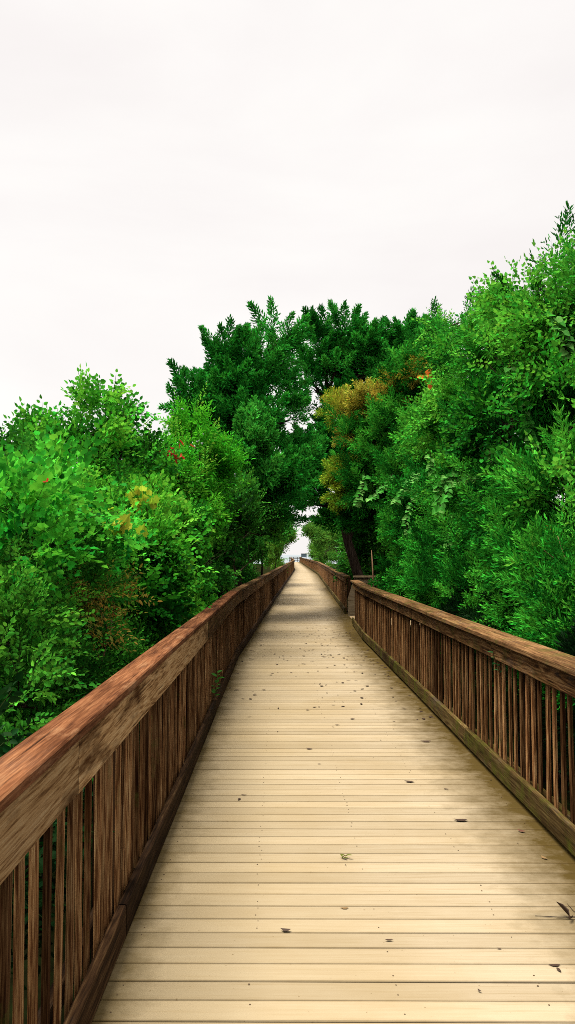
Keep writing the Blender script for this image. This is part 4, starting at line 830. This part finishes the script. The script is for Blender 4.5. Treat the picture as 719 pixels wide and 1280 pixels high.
# small weed growing from the left kick board and a vine sprig on the right pickets
def small_weed(name, label, cat, base, n, h, size, cols, side, shape='ellip'):
    rng = np.random.default_rng(n); t = thing(name, label, cat, base)
    g = Geo(); g.tube([(0, 0, 0), (side * .01, .01, h * .5), (side * .03, 0, h)], [.003, .0025, .001], 5); mesh_obj('stem', g.v, g.f, M['dead_leaf_tan'], t)
    lv, lf = leaf_shape(shape); V, F, C = [], [], []
    for k in range(n):
        zz = h * (k + .5) / n; a = k * 2.4; d = unit(np.array([[math.cos(a) * .8 + side * .3, math.sin(a) * .8 - .2, .3]]))
        m = frame(d, np.array([[0, -.2, 1.0]]))[0]; b = k * len(lv)
        V.append((lv * size * rng.uniform(.7, 1.2)) @ m.T + np.array([side * .03 * zz / h, 0, zz])); F += [tuple(j + b for j in f) for f in lf]
        C += [np.array(cols[k % len(cols)])] * len(lv)
    V = np.concatenate(V); o = mesh_obj('leaves', V, F, M['leaf'], t)
    at = o.data.attributes.new('leafcol', 'FLOAT_COLOR', 'POINT'); c4 = np.ones((len(V), 4), np.float32); c4[:, :3] = np.array(C); at.data.foreach_set('color', c4.ravel())
    return t
small_weed('weed', 'small green weed growing out of the left kick board', 'weed', (xL(8.6) - 0.03, 8.6, 0.146), 12, 0.26, 0.075, [(0.05, 0.26, 0.03), (0.09, 0.34, 0.05)], 1)
small_weed('vine_sprig', 'small green vine sprig poking between the pickets of the nearer right railing', 'plant', (xR(6.05) + 0.06, 6.05, 0.76), 10, 0.16, 0.05, [(0.04, 0.20, 0.06), (0.08, 0.28, 0.09)], -1)
small_weed('weed', 'low green weed at the foot of the nearer right railing, by the right edge', 'weed', (xR(4.35) + 0.075, 4.42, 0.10), 8, 0.12, 0.05, [(0.04, 0.22, 0.03), (0.07, 0.28, 0.04)], 1)

# fallen leaves
def dead_leaf(label, x, y, size, mat, curl, rz, name='dead_leaf'):
    lv, lf = leaf_shape('ellip'); c = lv.copy(); c[:, 1] -= .5; c *= size
    c[:, 0] *= 0.62; c[:, 0] += 0.5 * c[:, 1] ** 2 / size
    c[:, 2] = 0.003 + curl * (np.abs(c[:, 0]) * .35 + (c[:, 1] ** 2) / size * .5)
    o = mesh_obj(name, c, lf, mat, None, (x, y, 0.001)); o.rotation_euler = (0, 0, rz)
    return tag(o, label, 'dead leaf')
for lab, x, y, s, mk, cu, rz in [
    ('dark curled dead leaf lying in the middle of the deck near the front', -0.009, 3.612, .05, 'dead_leaf', .9, 1.4),
    ('long dark dead leaf lying on the right half of the deck by two smaller ones', 1.072, 5.07, .09, 'dead_leaf', .5, 1.5),
    ('small reddish dead leaf lying close to the right kick board', 1.39, 4.876, .055, 'dead_leaf_red', .8, .9),
    ('brown dead leaf lying alone right of the deck centre, farther than the long dark one', .881, 5.92, .075, 'dead_leaf', .5, 1.3),
    ('dead leaf lying flat near the right kick board, beyond the long dark one', 1.218, 7.177, .10, 'dead_leaf', .4, 1.6),
    ('small dark dead leaf at the centre of the deck, farthest of the single ones', .182, 6.908, .06, 'dead_leaf', .6, 1.2),
    ('tiny tan dead leaf lying beside the right kick board near the twig', 1.39, 4.457, .05, 'dead_leaf_tan', .7, .4),
    ('small dead leaf nearest the viewer on the right half of the deck', .724, 3.128, .022, 'dead_leaf', .9, .5),
    ('tiny dead leaf speck between the twig and the nearest small leaf', .885, 3.454, .022, 'dead_leaf', .6, 1.5),
    ('thin tan dead leaf lying along a plank joint near the deck centre', .265, 3.838, .04, 'dead_leaf_tan', .2, 1.57),
    ('small dead leaf lying left of the long dark one', 1.116, 5.737, .045, 'dead_leaf', .5, 1.1),
    ('thin dark dead leaf stuck in a plank joint below the twig', 1.071, 3.316, .05, 'dead_leaf', .2, 1.55),
    ('brown dead leaf lying on the left half of the deck', -.30, 5.6, .045, 'dead_leaf', .4, 1.3)]:
    dead_leaf(lab, x, y, s, M[mk], cu, rz)
# small green seedling flat on the deck
small_weed('seedling', 'tiny pale green tuft lying on a plank near the middle of the deck', 'plant', (.295, 4.457, 0.001), 6, 0.02, 0.035, [(0.20, 0.24, 0.05)], 1, 'narrow')
# twig with withered leaves by the right edge
t = thing('fallen_twig', 'dark fallen twig with withered leaves by the right edge of the deck', 'twig', (1.33, 3.73, 0.0))
g = Geo(); g.tube([(-.20, .03, .004), (-.10, .012, .006), (0, 0, .012), (.09, -.02, .007), (.17, .01, .004)], [.0012, .002, .003, .0025, .001], 5); g.tube([(0, 0, .012), (-.03, .02, .03), (-.055, .03, .06)], [.0025, .002, .001], 5)
mesh_obj('stem', g.v, g.f, M['twig'], t)
lv, lf = leaf_shape('narrow')
for k, (a, ln, x, tilt) in enumerate([(1.0, .085, -.05, .75), (-1.9, .10, .0, .1), (-1.2, .12, .02, .25), (-.5, .09, .05, .15), (1.9, .07, .06, .35), (-2.4, .08, .08, .1), (2.6, .06, -.04, .3)]):
    c = lv * ln * np.array([.75, 1, 1]); c[:, 2] += np.abs(c[:, 0]) * .9
    o = mesh_obj('withered_leaf', c, lf, M['dead_leaf'] if k != 3 else M['dead_leaf_red'], t, (x, 0, .010)); o.rotation_euler = (tilt, .2, a)
# litter nobody could count
g = Geo(); lv, lf = leaf_shape('ellip')
for k in range(520):
    y = random.choice([random.uniform(2.6, 26), random.gauss(14.5, 3.5), random.gauss(14.0, 3.0)])
    if not 2.6 < y < 34: continue
    u = random.random(); a, b = xL(y) + .03, xR(y) - .03
    if random.random() < 0.55: u = 1 - random.random() ** 2 * 0.55
    elif random.random() < 0.3: u = random.random() ** 2.5
    s = random.uniform(.012, .05) if y < 8 else random.uniform(.02, .075)
    if y < 8 and random.random() < .8: continue
    rz = random.uniform(0, 6.28); cu = random.uniform(.05, .45); ca, sa = math.cos(rz), math.sin(rz)
    c = lv.copy(); c[:, 1] -= .5; c[:, 0] *= random.uniform(.35, 1); c *= s; zz = 0.004 + cu * (np.abs(c[:, 0]) + c[:, 1] ** 2 / s)
    x = a + (b - a) * u
    g.add([(x + p[0] * ca - p[1] * sa, y + p[0] * sa + p[1] * ca, q) for p, q in zip(c, zz)], lf)
o = g.build('leaf_litter', M['dead_leaf']); o['kind'] = 'stuff'
